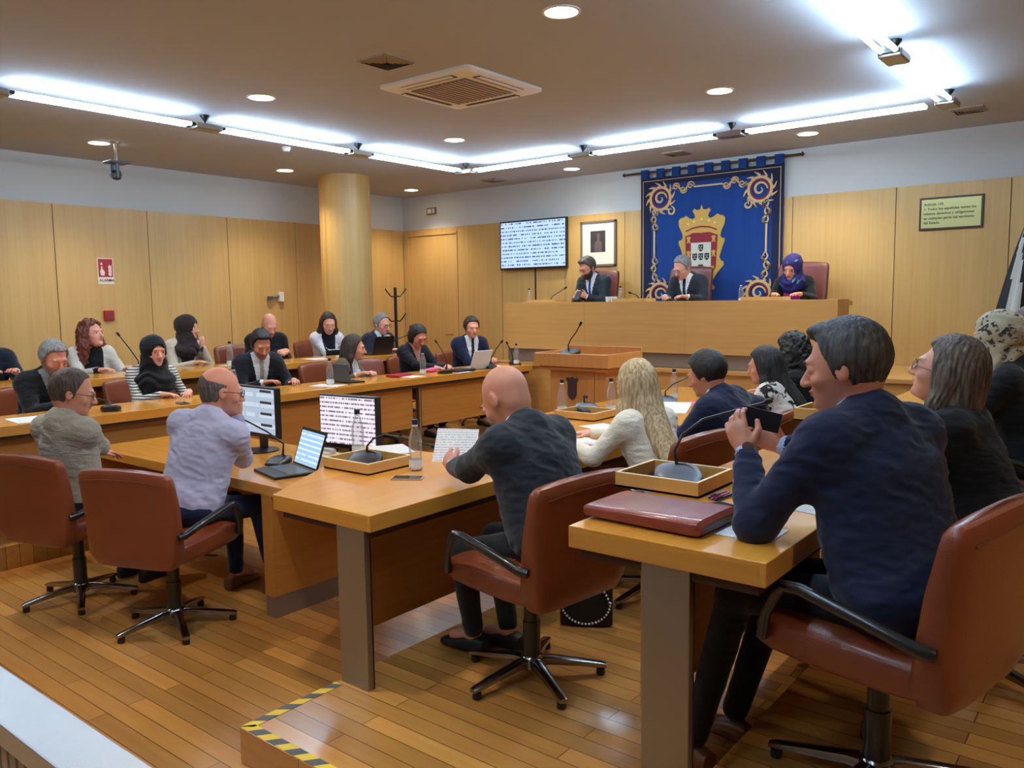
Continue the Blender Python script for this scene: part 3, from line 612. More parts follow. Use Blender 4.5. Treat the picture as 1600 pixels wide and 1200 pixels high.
row1 = deskrow('desk', 'long desk of the front left row with hanging veneer panels', -6.58, -5.98, .9, 7.95, .95, .16, 1, [1.9, 3.95, 6.05, 7.8], legz=(-6.09, -6.04, .16), pb=.42)
row2 = deskrow('desk', 'long desk of the rear left row against the wall side', -8.0, -7.4, 1.2, 7.2, 1.09, .32, 1, [1.5, 3.8, 5.9, 7.1], legz=(-7.50, -7.45, .16), pb=.5)
# clerks' table between the rows
t = thing('desk', 'lower clerks\' table with two monitors and a laptop, steel-footed end panel', 'desk', (-4.5, 2.6, 0))
B((-1.35, 0, .69), (1.36, .88, .75)).build('tabletop', 'tablex', t, bevel=.003)
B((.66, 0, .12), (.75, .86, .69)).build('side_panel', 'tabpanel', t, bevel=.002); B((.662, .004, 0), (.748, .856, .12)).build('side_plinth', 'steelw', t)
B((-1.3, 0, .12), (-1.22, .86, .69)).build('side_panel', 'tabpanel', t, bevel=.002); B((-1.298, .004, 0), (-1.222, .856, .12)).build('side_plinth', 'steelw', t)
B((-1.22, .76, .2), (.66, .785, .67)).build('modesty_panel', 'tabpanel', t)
# hazard tape along the platform edges
t = thing('hazard_tape', 'yellow and grey diagonal warning tape along the platform edge', 'tape', (P1X, PY, .14))
def tape(name, a, b, w, side):
    a, b = Vector(a), Vector(b); d = (b-a).normalized(); n = d.cross(Vector((0, 0, 1)))*side; L = (b-a).length; k = 0; s = 0; my, mg = MB(), MB()
    while s < L:
        e = min(s+.055, L); sk = .035; mb = my if k % 2 == 0 else mg
        q = [a+d*s, a+d*e, a+d*min(L, e+sk)+n*w, a+d*min(L, s+sk)+n*w]
        mb.add([(p.x, p.y, p.z+.0005) for p in q]+[(p.x, p.y, p.z+.002) for p in q], [(0, 1, 2, 3), (4, 7, 6, 5), (0, 4, 5, 1), (1, 5, 6, 2), (2, 6, 7, 3), (3, 7, 4, 0)]); s = e; k += 1
    o = my.build(name, 'yellow', t); mg.build('grey_stripes', 'tgray', o)
tape('tape_strip', (.002, .0, 0), (.002, .462, 0), .045, 1)
tape('tape_strip', (.0, .002, 0), (1.6, .002, 0), .045, -1)
# balustrade in the near left corner
t = thing('balustrade', 'brushed aluminium capped balustrade with upright slats, nearest corner', 'balustrade', (-1.9, .6, 0))
B((-2.4, -.085, .955), (1.3, .012, 1.0)).build('cap_rail', 'alu', t, bevel=.004)
B((-2.4, -.012, .895), (1.3, .002, .955)).build('upper_band', 'alu', t)
mb = MB()
for k in range(90): mb.box((-2.4+k*.041, -.03, .05), (-2.4+k*.041+.028, -.012, .895))
q = mb.build('slats', plain('slat_beige', (176, 160, 144), .5), t); B((-2.4, -.035, 0), (1.3, .0, .05)).build('bottom_rail', 'alu', t)
# coat stand behind the column
t = thing('coat_stand', 'dark coat stand with curved hooks, just right of the round column', 'coat stand', (-8.98+.42, 8.15, .32))
mb = MB().cyl((0, 0, 0), (0, 0, 1.62), .022)
for k in range(3): mb.tube([(0, 0, .3), (.2*math.cos(k*2.1), .2*math.sin(k*2.1), .0)], .012)
mb.build('post', 'blackm', t, smooth=True)
for k in range(6):
    a = k*PI/3+.2; z = 1.55 if k % 2 else 1.2; c, s = math.cos(a), math.sin(a)
    MB().tube([(0, 0, z-.05), (.07*c, .07*s, z-.06), (.13*c, .13*s, z), (.17*c, .17*s, z+.05)], .01).build('hook', 'blackm', t, smooth=True)
# ------------------------------------------------------------------ swivel chairs
def make_chair(label, high=False, leather='leather'):
    t = thing('swivel_chair', label, 'chair')
    # seat cushion: rounded slab, lofted front to back
    loops = []
    for y, w, hh, zc in ((-.245, .22, .04, .475), (-.235, .25, .058, .475), (-.12, .262, .064, .475), (.08, .266, .064, .48), (.20, .264, .06, .484), (.25, .25, .046, .483), (.268, .22, .026, .48)):
        loops.append(superloop(w, hh, 28, 5, lambda a, b, y=y, zc=zc: (a, y, zc+b)))
    MB().loft(loops).build('seat', leather, t, smooth=True)
    loops = []; top = 1.16 if high else .93
    prof = [(.405, .19, .03), (.415, .235, .05), (.47, .268, .066), (.58, .278, .06), (.72, .282, .05), (top-.06, .283, .042), (top-.022, .28, .038), (top-.004, .268, .026), (top, .25, .012)]
    for z, w, th_ in prof:
        yb = -.235-.15*max(0, z-.36)-.0*z
        loops.append(superloop(w, th_, 36, 5, lambda a, b, z=z, yb=yb: (a, yb+b+.48*a*a*min(1, (z-.38)*3)*(.6 if not high else .3), z+.02*(a/.25)**2*(z > top-.1)*-1)))
    bk = MB().loft(loops).build('backrest', leather, t, smooth=True)
    if high:
        MB().tube([(-.2, -.236, .74), (0, -.262, .74), (.2, -.236, .74)], .004).build('seam', 'blackp', bk)
    else:
        zz = top-.05; yb = -.235-.15*(zz-.36)-.041
        MB().tube([(a, yb+.29*a*a+.001, zz-.02*(a/.25)**2) for a in [k*.03 for k in range(-8, 9)]], .0025).build('seam', 'leatherd', bk)
    MB().cyl((0, 0, .09), (0, 0, .42), .032, 20).cyl((0, 0, .09), (0, 0, .25), .038, 20).build('column', 'blackm', t, smooth=True)
    MB().box((-.1, -.09, .395), (.1, .09, .425)).tube([(.08, .03, .405), (.2, .06, .39), (.24, .07, .39)], .006).build('mechanism', 'blackp', t)
    MB().lathe([(.05, .05), (.055, .07), (.045, .1), (.03, .11)], n=24).build('hub', 'chrome', t, smooth=True)
    for k in range(5):
        a = R(90+72*k+14); c, s = math.cos(a), math.sin(a); lp = []
        for r_, w_, z_, h_ in ((.02, .03, .074, .022), (.08, .026, .074, .02), (.2, .022, .058, .015), (.3, .02, .042, .012), (.318, .017, .038, .009)):
            lp.append(superloop(w_, h_, 12, 3.2, lambda p, q, r_=r_, z_=z_: (r_*c-p*s, r_*s+p*c, z_+q)))
        l = MB().loft(lp).build('leg', 'chrome', t, smooth=True)
        MB().lathe([(.017, 0), (.02, .006), (.018, .028)], (.295*c, .295*s, 0), 12).build('glide', 'blackp', l, smooth=True)
    for s in (-1, 1):
        MB().tube([(s*.285, -.27, .585), (s*.298, -.24, .59), (s*.304, -.1, .625), (s*.306, .08, .662), (s*.306, .13, .66), (s*.302, .155, .63), (s*.290, .195, .56), (s*.276, .215, .48)], [.017, .019, .018, .018, .018, .018, .016, .018], 10).build('armrest', 'blackm', t, smooth=True)
    return t
chair0 = make_chair('brown leather swivel chair, empty', leather='leather')
chairH = make_chair('high-backed wine leather chair', True, 'leatherd')
_used = {0: False, 1: False}
def chair(x, y, z, yaw, label, group, high=False):
    src = chairH if high else chair0
    if not _used[int(high)]:
        _used[int(high)] = True; src.location = (x, y, z); src.rotation_euler = (0, 0, R(yaw)); src['label'] = label; src['group'] = group; return src
    return dup(src, (x, y, z), R(yaw), label, group)
G1 = 'brown leather swivel chairs in the hall'

# ------------------------------------------------------------------ small things
def tray(x, y, z, rz, label, h=.055, grp='open beech trays for the desk microphones'):
    t = thing('microphone_tray', label, 'tray', (x, y, z), R(rz), grp); a, b = .17, .15
    B((-a, -b, 0), (a, b, .008)).build('bottom', 'black', t)
    mb = MB()
    for p, q in (((-a, -b, .0), (a, -b+.012, h)), ((-a, b-.012, .0), (a, b, h)), ((-a, -b+.012, .0), (-a+.012, b-.012, h)), ((a-.012, -b+.012, .0), (a, b-.012, h))): mb.box(p, q)
    mb.build('wall', 'tray', t)
    mb = MB()
    for p, q in (((-a, -b, h), (a, -b+.012, h+.002)), ((-a, b-.012, h), (a, b, h+.002)), ((-a, -b+.012, h), (-a+.012, b-.012, h+.002)), ((a-.012, -b+.012, h), (a, b-.012, h+.002))): mb.box(p, q)
    mb.build('rim', 'rim', t)
    return t
def mic(x, y, z, rz, label, path, base='grayp', scale=1, tip=True):
    """conference microphone: sloped console and gooseneck; path in local metres from the neck foot"""
    t = thing('desk_microphone', label, 'microphone', (x, y, z), R(rz), 'gooseneck microphones on the desks')
    lp = []
    for y_, w, h0, h1 in ((-.095, .045, 0, .012), (-.09, .07, 0, .022), (-.04, .09, 0, .04), (.03, .088, 0, .058), (.07, .07, 0, .062), (.085, .05, 0, .05)):
        lp.append(superloop(w*scale, (h1-h0)/2*scale, 20, 4, lambda a, b, y_=y_, h0=h0, h1=h1: (a, y_*scale, (h0+h1)/2*scale+b)))
    b = MB().loft(lp).build('console', base, t, smooth=True)
    MB().tube([(.075*scale*math.cos(a)*.82, (-.01+.06*math.sin(a))*scale, (.041+.02*math.sin(a))*scale) for a in [R(q) for q in range(-80, 90, 12)]], .006*scale, 6).build('handle_rim', 'blackp', b, smooth=True)
    P = [Vector(p) for p in path]
    MB().tube(P, [.008]+[.0055]*(len(P)-1), 8).build('gooseneck', 'blackp', t, smooth=True)
    if tip:
        dd = (P[-1]-P[-2]).normalized(); q = P[-1]
        MB().tube([q, q+dd*.008, q+dd*.035, q+dd*.045], [.006, .012, .012, .006], 10).build('capsule', 'black', t, smooth=True)
    return t
def bottle(x, y, z, label, h=.26, cap='blue', lab=True):
    t = thing('water_bottle', label, 'bottle', (x, y, z), 0, 'clear water bottles on the desks'); s = h/.26
    b = MB().lathe([(.028*s, 0), (.034*s, .008*s), (.034*s, .06*s), (.031*s, .08*s), (.034*s, .1*s), (.034*s, .15*s), (.026*s, .185*s), (.014*s, .225*s), (.0135*s, .24*s)], n=20).build('body', 'glass', t, smooth=True)
    MB().lathe([(.0155*s, .235*s), (.0155*s, .26*s)], n=16).build('cap', cap, t, smooth=True)
    MB().lathe([(.0152*s, .226*s), (.0152*s, .234*s)], n=16).build('neck_ring', 'whitep', t, smooth=True)
    if lab: MB().lathe([(.0346*s, .02*s), (.0346*s, .058*s)], n=20, cap=False).build('label_band', 'label', t, smooth=True)
    return t
def paper(x, y, z, rz, label, w=.21, l=.297, n=1, mat='paper', lift=0, name='paper_sheet', cat='paper'):
    mb = MB(); k = 8; h = .0012*n; vs = []
    for i in range(k+1):
        q = i/k; zz = lift*(q**2)
        for s in (-1, 1):
            vs += [(s*w/2, (q-.5)*l, zz), (s*w/2, (q-.5)*l, zz+h)]
    fs = []
    for i in range(k):
        a = i*4; b = a+4; fs += [(a, b, b+2, a+2), (a+1, a+3, b+3, b+1), (a, a+1, b+1, b), (a+2, b+2, b+3, a+3)]
    fs += [(0, 2, 3, 1), (k*4, k*4+1, k*4+3, k*4+2)]
    mb.add(vs, fs); o = mb.build(name, mat); o.location = (x, y, z+.0005); o.rotation_euler = (0, 0, R(rz)); setuv(o, lambda c: (c.x/w+.5, c.y/l+.5))
    return tag(o, label, cat)
def onA(px_, py_): p = onz(px_, py_, .89); return p.x, p.y
def onB(px_, py_): p = onz(px_, py_, 1.03); return p.x, p.y
def onC(px_, py_): p = onz(px_, py_, .75); return p.x, p.y
def on1(px_, py_): p = onz(px_, py_, .95); return p.x, p.y
def on2(px_, py_): p = onz(px_, py_, 1.09); return p.x, p.y
# first tray on the middle desk with its microphone
tray(-3.18-.0, 2.80, .89, 0, 'open beech microphone tray at the near end of the middle desk')
mic(-3.19, 2.79, .90, 35, 'black desk microphone in the nearest tray of the middle desk', [(0, .05, .05), (-.0, .055, .09), (.03, .07, .125), (.09, .08, .145), (.2, .08, .125), (.33, .09, .085)], base='blackp')
tray(-1.44+.02, 2.78, 1.03, 0, 'open beech microphone tray in the foreground behind the wine folder')
mic(-1.41, 2.79, 1.04, 30, 'grey desk microphone in the foreground tray, its neck reaching to the right', [(0, .05, .05), (-.01, .06, .11), (.02, .08, .17), (.1, .12, .225), (.26, .22, .255), (.36, .3, .27)], base='grayp')
tray(*onA(915, 652), .89, 0, 'open beech microphone tray beside the blonde woman')
q = onA(918, 645); mic(q[0], q[1], .90, 60, 'grey desk microphone with short neck, left of the blonde woman', [(0, .05, .05), (0, .06, .11), (-.01, .0, .13), (-.04, -.06, .125)], base='grayp')
q = onA(1040, 632); mic(q[0], q[1], .89, 30, 'grey desk microphone with a long neck, right of the blonde woman', [(0, .05, .05), (0, .06, .1), (.06, .12, .15), (.2, .25, .2), (.3, .36, .235)], base='grayp')
tray(*onB(1300, 655), 1.03, 0, 'empty beech tray on the foreground desk behind the man in navy', h=.07)
# podium microphone
mic(-4.23, 6.2, 1.225, 0, 'slim gooseneck microphone on the lectern', [(0, -.02, .04), (0, -.03, .1), (.05, -.05, .16), (.11, -.06, .22), (.16, -.08, .28)], base='blackp', scale=1.0)
for i, (px_, py_, l) in enumerate(((650, 735, 'tall water bottle beside the bald man on the middle desk'),)): bottle(*onA(px_, py_), .89, l)
bottle(*onA(560, 712), .89, 'water bottle in front of the document monitor')
bottle(-3.45, 4.95, .89, 'water bottle half hidden behind the shoulder of the bald man')
bottle(*onA(955, 645), .89, 'water bottle with a white label, left of the blonde woman')
bottle(*onA(1053, 625), .89, 'water bottle between the blonde woman and the dark-haired man')
q = onA(637, 748)
t = thing('smartphone', 'silver smartphone lying on the middle desk by the bald man', 'phone', (q[0], q[1], .89), R(-58)); MB().loft([rr for rr in [[(x*.5, y, z) for x, y, z in rrect(.075, .012, z0)] for z0 in (0, .008)]]).build('body', plain('phone_case', (190, 176, 160), .35, .4), t); B((-.033, -.07, .008), (.033, .07, .0085)).build('display', 'eyed', t)
q = onB(1118, 800)
t = thing('smartphone', 'black smartphone lying beside the wine folder', 'phone', (-1.1, 2.55, 1.03), R(70)); MB().loft([[(x*.5, y, z) for x, y, z in rrect(.08, .012, z0)] for z0 in (0, .009)]).build('body', 'blackp', t); B((-.035, -.075, .009), (.035, .075, .0095)).build('display', 'eyed', t)
for k, (c, l) in enumerate((('pen_blue', 'blue pen next to the foreground microphone tray'), ('pen_pink', 'pink pen between two others by the foreground tray'), ('pen_black', 'black pen nearest the folder by the foreground tray'))):
    col = {'pen_blue': (60, 60, 130), 'pen_pink': (200, 50, 110), 'pen_black': (24, 24, 28)}[c]; x, y = -1.215+k*.017, 2.70-k*.01
    t = thing('pen', l, 'pen', (x, y, 1.031), 0, 'pens by the foreground tray'); MB().tube([(0, -.065, .006), (0, -.058, .006), (.012, .06, .006)], [.002, .005, .005], 10).build('barrel', plain(c, col, .3), t, smooth=True); MB().tube([(.002, -.05, .0115), (.006, -.01, .0125)], .0015, 6).build('clip', 'chrome', t)
# wine leather folder
t = thing('leather_folder', 'thick wine-brown leather zip folder lying on the foreground desk', 'folder', (-1.235, 2.31, 1.03), R(-1.5))
lp = []
for x, w, hh in ((-.215, .10, .006), (-.205, .128, .016), (-.19, .135, .021), (.17, .135, .025), (.2, .132, .025), (.213, .12, .012)):
    lp.append(superloop(w, hh, 32, 6, lambda a, b, x=x, hh=hh: (x, a, .026+b)))
MB().loft(lp).build('cover', 'folder', t, smooth=True)
MB().box((.19, -.12, .012), (.214, .12, .036)).build('pages', 'darkwood', t)
MB().tube([(-.2, -.13, .03), (.2, -.133, .03)], .0025, 6).build('seam', 'leatherd', t)
paper(-.955, 2.34, 1.03, 90, 'printed sheet on the foreground desk beside the folder', .17, .21)
paper(-.90, 2.75, 1.03, 80, 'sheet under the forearm of the man in navy', .18, .25)
paper(*onB(1262, 690), 1.03, 70, 'white sheet on the foreground desk under the right forearm of the man')
q = onA(915, 690); paper(q[0], q[1], .89, 95, 'printed sheets right of the bald man on the middle desk', n=3)
q = onA(945, 668); paper(q[0], q[1], .89, 70, 'white sheet left of the blonde woman')
q = onA(1045, 640); paper(q[0], q[1], .89, 20, 'open newspaper before the blonde woman and the man in navy', .3, .4, 3, lift=.03)
q = onA(1085, 632); paper(q[0], q[1]+.1, .89, 60, 'pink and white sheet left of the dark-haired man', .15, .2, mat='pinkp')
q = onA(600, 712); paper(q[0]-.1, q[1]+.15, .89, 60, 'white sheets behind the nearest microphone tray', n=2)
# ---- clerks' table
def monitor(x, y, rz, label, scr, w=.24, h=.17, stand_h=.10):
    t = thing('monitor', label, 'monitor', (x, y, .75), R(rz))
    B((-w, .0, stand_h), (w, .045, stand_h+2*h)).build('housing', 'blackp', t, bevel=.006)
    o = B((-w+.012, -.003, stand_h+.03), (w-.012, .0, stand_h+2*h-.012)).build('display', scr, t); setuv(o, lambda c: ((c.x+w)/(2*w), (c.z-stand_h)/(2*h)))
    MB().box((-.035, .045, .02), (.035, .07, stand_h+.16)).build('neck', 'blackp', t, bevel=.004)
    MB().lathe([(.12, 0), (.12, .008), (.04, .02)], (0, .03, 0), 32).build('foot', 'blackp', t, smooth=True)
    return t, o
P = onC(398, 690); t, o = monitor(-4.72, 3.18, -2, 'monitor showing a grey-blue desktop, beside the man in the lilac shirt', 'mon2')
for k in range(4): B((.07, -.0045, .18+k*.075), (.2, -.003, .197+k*.075)).build('window_bar', 'grayp', o)
monitor(-3.83, 3.22, 6, 'monitor showing lines of a document, behind the laptop', 'mon1', .235, .165)
t = thing('laptop', 'open black laptop with a blue page, on the clerks\' table', 'laptop', (-3.98, 2.86, .75), R(-14))
MB().loft([[(x*1.0, y*.72, z) for x, y, z in rrect(.17, .012, z0)] for z0 in (0, .016)]).build('base', 'blackp', t); B((-.15, -.03, .016), (.15, .1, .0175)).build('keyboard', 'grayp', t)
lid = MB().obox((0, .165, .125), ((1, 0, 0), (0, .32, .947), (0, -.947, .32)), (.17, .115, .004)).build('lid', 'blackp', t)
o = MB().obox((0, .1605, .1235), ((1, 0, 0), (0, .32, .947), (0, -.947, .32)), (.158, .1, .0008)).build('display', 'lap', lid); setuv(o, lambda c: (c.x/.34+.5, (c.z-.02)/.2))
t = thing('telephone', 'cream desk telephone between the two monitors', 'telephone', (-4.12, 3.25, .75), R(10))
MB().loft([[(x*.9, y*.8, z) for x, y, z in rrect(.09, .02, z0)] for z0 in (0, .035)]).build('base', plain('cream_plastic', (222, 208, 180), .4), t); MB().tube([(-.08, .02, .05), (-.05, .02, .06), (.05, .02, .06), (.08, .02, .05)], [.022, .014, .014, .022], 10).build('handset', 'whitep', t, smooth=True)
q = onC(400, 700); mic(-4.22, 3.0, .75, 20, 'desk microphone whose neck crosses the left monitor', [(0, .04, .05), (0, .05, .12), (-.08, .0, .2), (-.2, -.06, .28), (-.24, -.08, .31)], base='blackp', scale=.8)
t = thing('smartphone', 'dark smartphone beside the laptop', 'phone', (-3.66, 2.82, .75), R(-80)); MB().loft([[(x*.5, y, z) for x, y, z in rrect(.072, .012, z0)] for z0 in (0, .008)]).build('body', 'grayp', t); B((-.03, -.06, .008), (.03, .06, .0085)).build('display', 'eyed', t)
t = thing('computer_mouse', 'small pale mouse on the edge by the laptop', 'mouse', (-3.68, 2.9, .759), R(20)); MB().loft([superloop(w_, h_, 14, 2.4, lambda a, b, y_=y_: (a, y_, .0+max(-.008, b)+.008)) for y_, w_, h_ in ((-.035, .008, .004), (-.025, .018, .012), (0, .022, .016), (.025, .018, .012), (.035, .008, .004))]).build('body', 'whitep', t, smooth=True)
# ---- front left row
for x, y, l in ((-6.2, 5.02, 'water bottle before the young man in a dark suit and striped tie'), (-6.2, 6.28, 'water bottle between the long-haired woman and the woman in black'), (-6.15, 7.85, 'small water bottle by the hands of the man in navy on the left row'), (-6.15, 3.95, 'water bottle by the woman in the black headscarf')): bottle(x, y, .95, l)
paper(-6.2, 6.05, .95, 95, 'white folder under a red booklet on the front left desk', n=3); t = thing('booklet', 'red booklet lying before the long-haired woman', 'booklet', (-6.28, 6.0, .9545), R(8)); B((-.08, -.12, 0), (.08, .12, .022)).build('cover', 'redp', t, bevel=.003)
t = thing('pouch', 'pink cloth pouch before the woman in black on the front left desk', 'pouch', (-6.4, 6.62, .95), R(20)); MB().loft([superloop(w_, h_, 16, 3, lambda a, b, y_=y_: (a, y_, .022+b)) for y_, w_, h_ in ((-.1, .02, .006), (-.08, .05, .018), (.08, .05, .02), (.1, .02, .006))]).build('body', 'pinkp', t, smooth=True)
def laptop(x, y, z, rz, label, lidm='blackp', open_=105, scale=1, mat='lap', basem='blackp'):
    t = thing('laptop', label, 'laptop', (x, y, z), R(rz)); a = R(open_); cc, ss = math.cos(PI-a), math.sin(PI-a)
    MB().loft([[(u*scale, v*.7*scale, w) for u, v, w in rrect(.16, .012, z0)] for z0 in (0, .014)]).build('base', basem, t)
    MB().obox((0, (.112+.11*cc)*scale, .014+.11*ss*scale), ((1, 0, 0), (0, cc, ss), (0, -ss, cc)), (.16*scale, .11*scale, .004)).build('lid', lidm, t)
    o = MB().obox((0, (.112+.11*cc-.0045*ss)*scale, .014+(.11*ss+.0045*cc)*scale-.0), ((1, 0, 0), (0, cc, ss), (0, -ss, cc)), (.148*scale, .098*scale, .0008)).build('display', mat, t); setuv(o, lambda c: (c.x/.3+.5, c.z/.22)); return t
laptop(-6.27, 5.32, .95, 178, 'tablet propped on a keyboard beside the young man in a suit', 'grayp', 100, .8)
laptop(-6.22, 7.1, .95, -90, 'silver laptop with stickers before the woman in black', 'whitep', 110, 1, 'lap', 'alu')
laptop(-7.62, 6.9, 1.09, -90, 'black laptop before the dark-haired woman in a white blouse', 'blackp', 105)
t = thing('binder', 'flat black binder on a white sheet before the woman in black', 'binder', (-6.13, 6.8, .953), R(4)); B((-.1, -.16, 0), (.1, .16, .022)).build('cover', 'black', t, bevel=.004)
paper(-6.12, 6.72, .95, 92, 'white sheet under the black binder', n=2)
paper(-6.2, 7.5, .95, 85, 'white papers before the man in navy on the left row', .24, .36, 3); paper(-6.15, 3.85, .95, 100, 'white papers before the woman in the black headscarf', n=4)
paper(-6.15, 2.35, .95, 84, 'white papers by the grey-haired man at the left picture edge', .26, .34, 5)
paper(-6.2, 5.0, .95, 110, 'white paper by the hands of the young man in a suit')
t = thing('smartphone', 'dark smartphone lying before the woman in the black headscarf', 'phone', (-6.1, 3.45, .95), R(80)); MB().loft([[(x*.5, y, z) for x, y, z in rrect(.072, .012, z0)] for z0 in (0, .008)]).build('body', 'grayp', t); B((-.03, -.06, .008), (.03, .06, .0085)).build('display', 'eyed', t)
goose = [(0, .02, .04), (0, .02, .14), (.0, -.04, .24), (.0, -.12, .33)]
mic(-6.1, 7.3, .95, 60, 'black desk microphone before the man in navy on the left row', [(0, .02, .04), (.02, .02, .12), (.07, .0, .22), (.12, -.02, .29)], base='blackp', scale=.8)
mic(-6.12, 6.55, .95, -90, 'black desk microphone standing by the woman in black', goose, base='blackp', scale=.8)
mic(-6.2, 8.0-.12, .95, 90, 'black desk microphone at the far end of the front left desk', [(0, .02, .04), (-.02, .02, .12), (-.09, .0, .2), (-.16, -.02, .26)], base='blackp', scale=.7)
mic(-6.15, 2.9, .95, -120, 'black desk microphone before the grey-haired man', [(0, .02, .03), (0, .0, .06), (.03, -.05, .08), (.08, -.1, .08)], base='blackp', scale=.8)
# ---- rear left row
paper(-7.7, 6.55, 1.09, 90, 'white paper before the woman in a white blouse'); paper(-7.65, 6.0, 1.09, 80, 'white paper before the bald man in a black sweater'); paper(-7.65, 4.95, 1.09, 96, 'white paper by the woman in the brown headscarf'); paper(-7.65, 3.9, 1.09, 85, 'white paper before the red-haired woman', n=3)
bottle(-7.6, 4.85, 1.09, 'water bottle before the woman in the brown headscarf'); bottle(-7.65, 7.13, 1.09, 'water bottle before the balding man with his hand on his mouth')
mic(-7.62, 3.86, 1.09, -30, 'black desk microphone beside the red-haired woman', [(0, .02, .04), (.02, .02, .12), (.0, -.05, .24), (-.02, -.13, .36)], base='blackp', scale=.8)
mic(-7.58, 7.05, 1.09, 30, 'black desk microphone with a long neck, rear left row', [(0, .02, .04), (.02, .04, .12), (.12, .06, .18), (.25, .1, .23)], base='blackp', scale=.8)
# ---- dais
for x, l in ((-6.32, 'small water bottle on the dais left of the bearded man'), (-4.98, 'water bottle on the dais left of the grey-haired man'), (-3.5, 'water bottle on the dais left of the woman in the blue headscarf')): bottle(x, DY+.2, 1.685, l, .2)
mic(-5.98, DY+.2, 1.70, 200, 'small black microphone before the bearded man', [(0, .02, .03), (-.02, .0, .08), (-.1, -.02, .13), (-.16, -.04, .17)], base='blackp', scale=.6)
mic(-4.72, DY+.2, 1.70, 200, 'small black microphone before the grey-haired man', [(0, .02, .03), (.04, .0, .08), (.1, -.02, .1)], base='blackp', scale=.6)
paper(-2.98, DY+.18, 1.70, 60, 'white papers under the hands of the woman in the blue headscarf', n=4); paper(-4.5, DY+.15, 1.69, 90, 'white paper before the grey-haired man on the dais', n=3)
t = thing('bouquet', 'clutch of white paper cups and glasses at the left end of the tapestry', 'glassware', (-5.12, DY+.2, 1.685))
for k in range(3): MB().lathe([(.022, 0), (.028, .08)], (-.03+.05*k, .02*(k % 2), 0), 14).build('cup', 'whitep', t, smooth=True)
# black bag with a pearl chain under the blonde woman's chair
# ------------------------------------------------------------------ bodies: smooth blended volumes turned into one continuous skin
A_ = lambda *v: np.array(v, dtype=np.float64)
def nrm(v): v = np.asarray(v, float); return v/np.linalg.norm(v)
_rng = np.random.RandomState(5); _LAT = _rng.rand(32, 32, 32).astype(np.float32)*2-1
def noise3(x, y, z, f):
    x, y, z = np.broadcast_arrays(x*f, y*f, z*f); xi, yi, zi = np.floor(x), np.floor(y), np.floor(z)
    fx, fy, fz = x-xi, y-yi, z-zi; fx = fx*fx*(3-2*fx); fy = fy*fy*(3-2*fy); fz = fz*fz*(3-2*fz)
    xi, yi, zi = xi.astype(int) & 31, yi.astype(int) & 31, zi.astype(int) & 31; x1, y1, z1 = (xi+1) & 31, (yi+1) & 31, (zi+1) & 31
    L = _LAT; a = L[xi, yi, zi]*(1-fx)+L[x1, yi, zi]*fx; b = L[xi, y1, zi]*(1-fx)+L[x1, y1, zi]*fx
    c = L[xi, yi, z1]*(1-fx)+L[x1, yi, z1]*fx; d = L[xi, y1, z1]*(1-fx)+L[x1, y1, z1]*fx
    return (a*(1-fy)+b*fy)*(1-fz)+(c*(1-fy)+d*fy)*fz
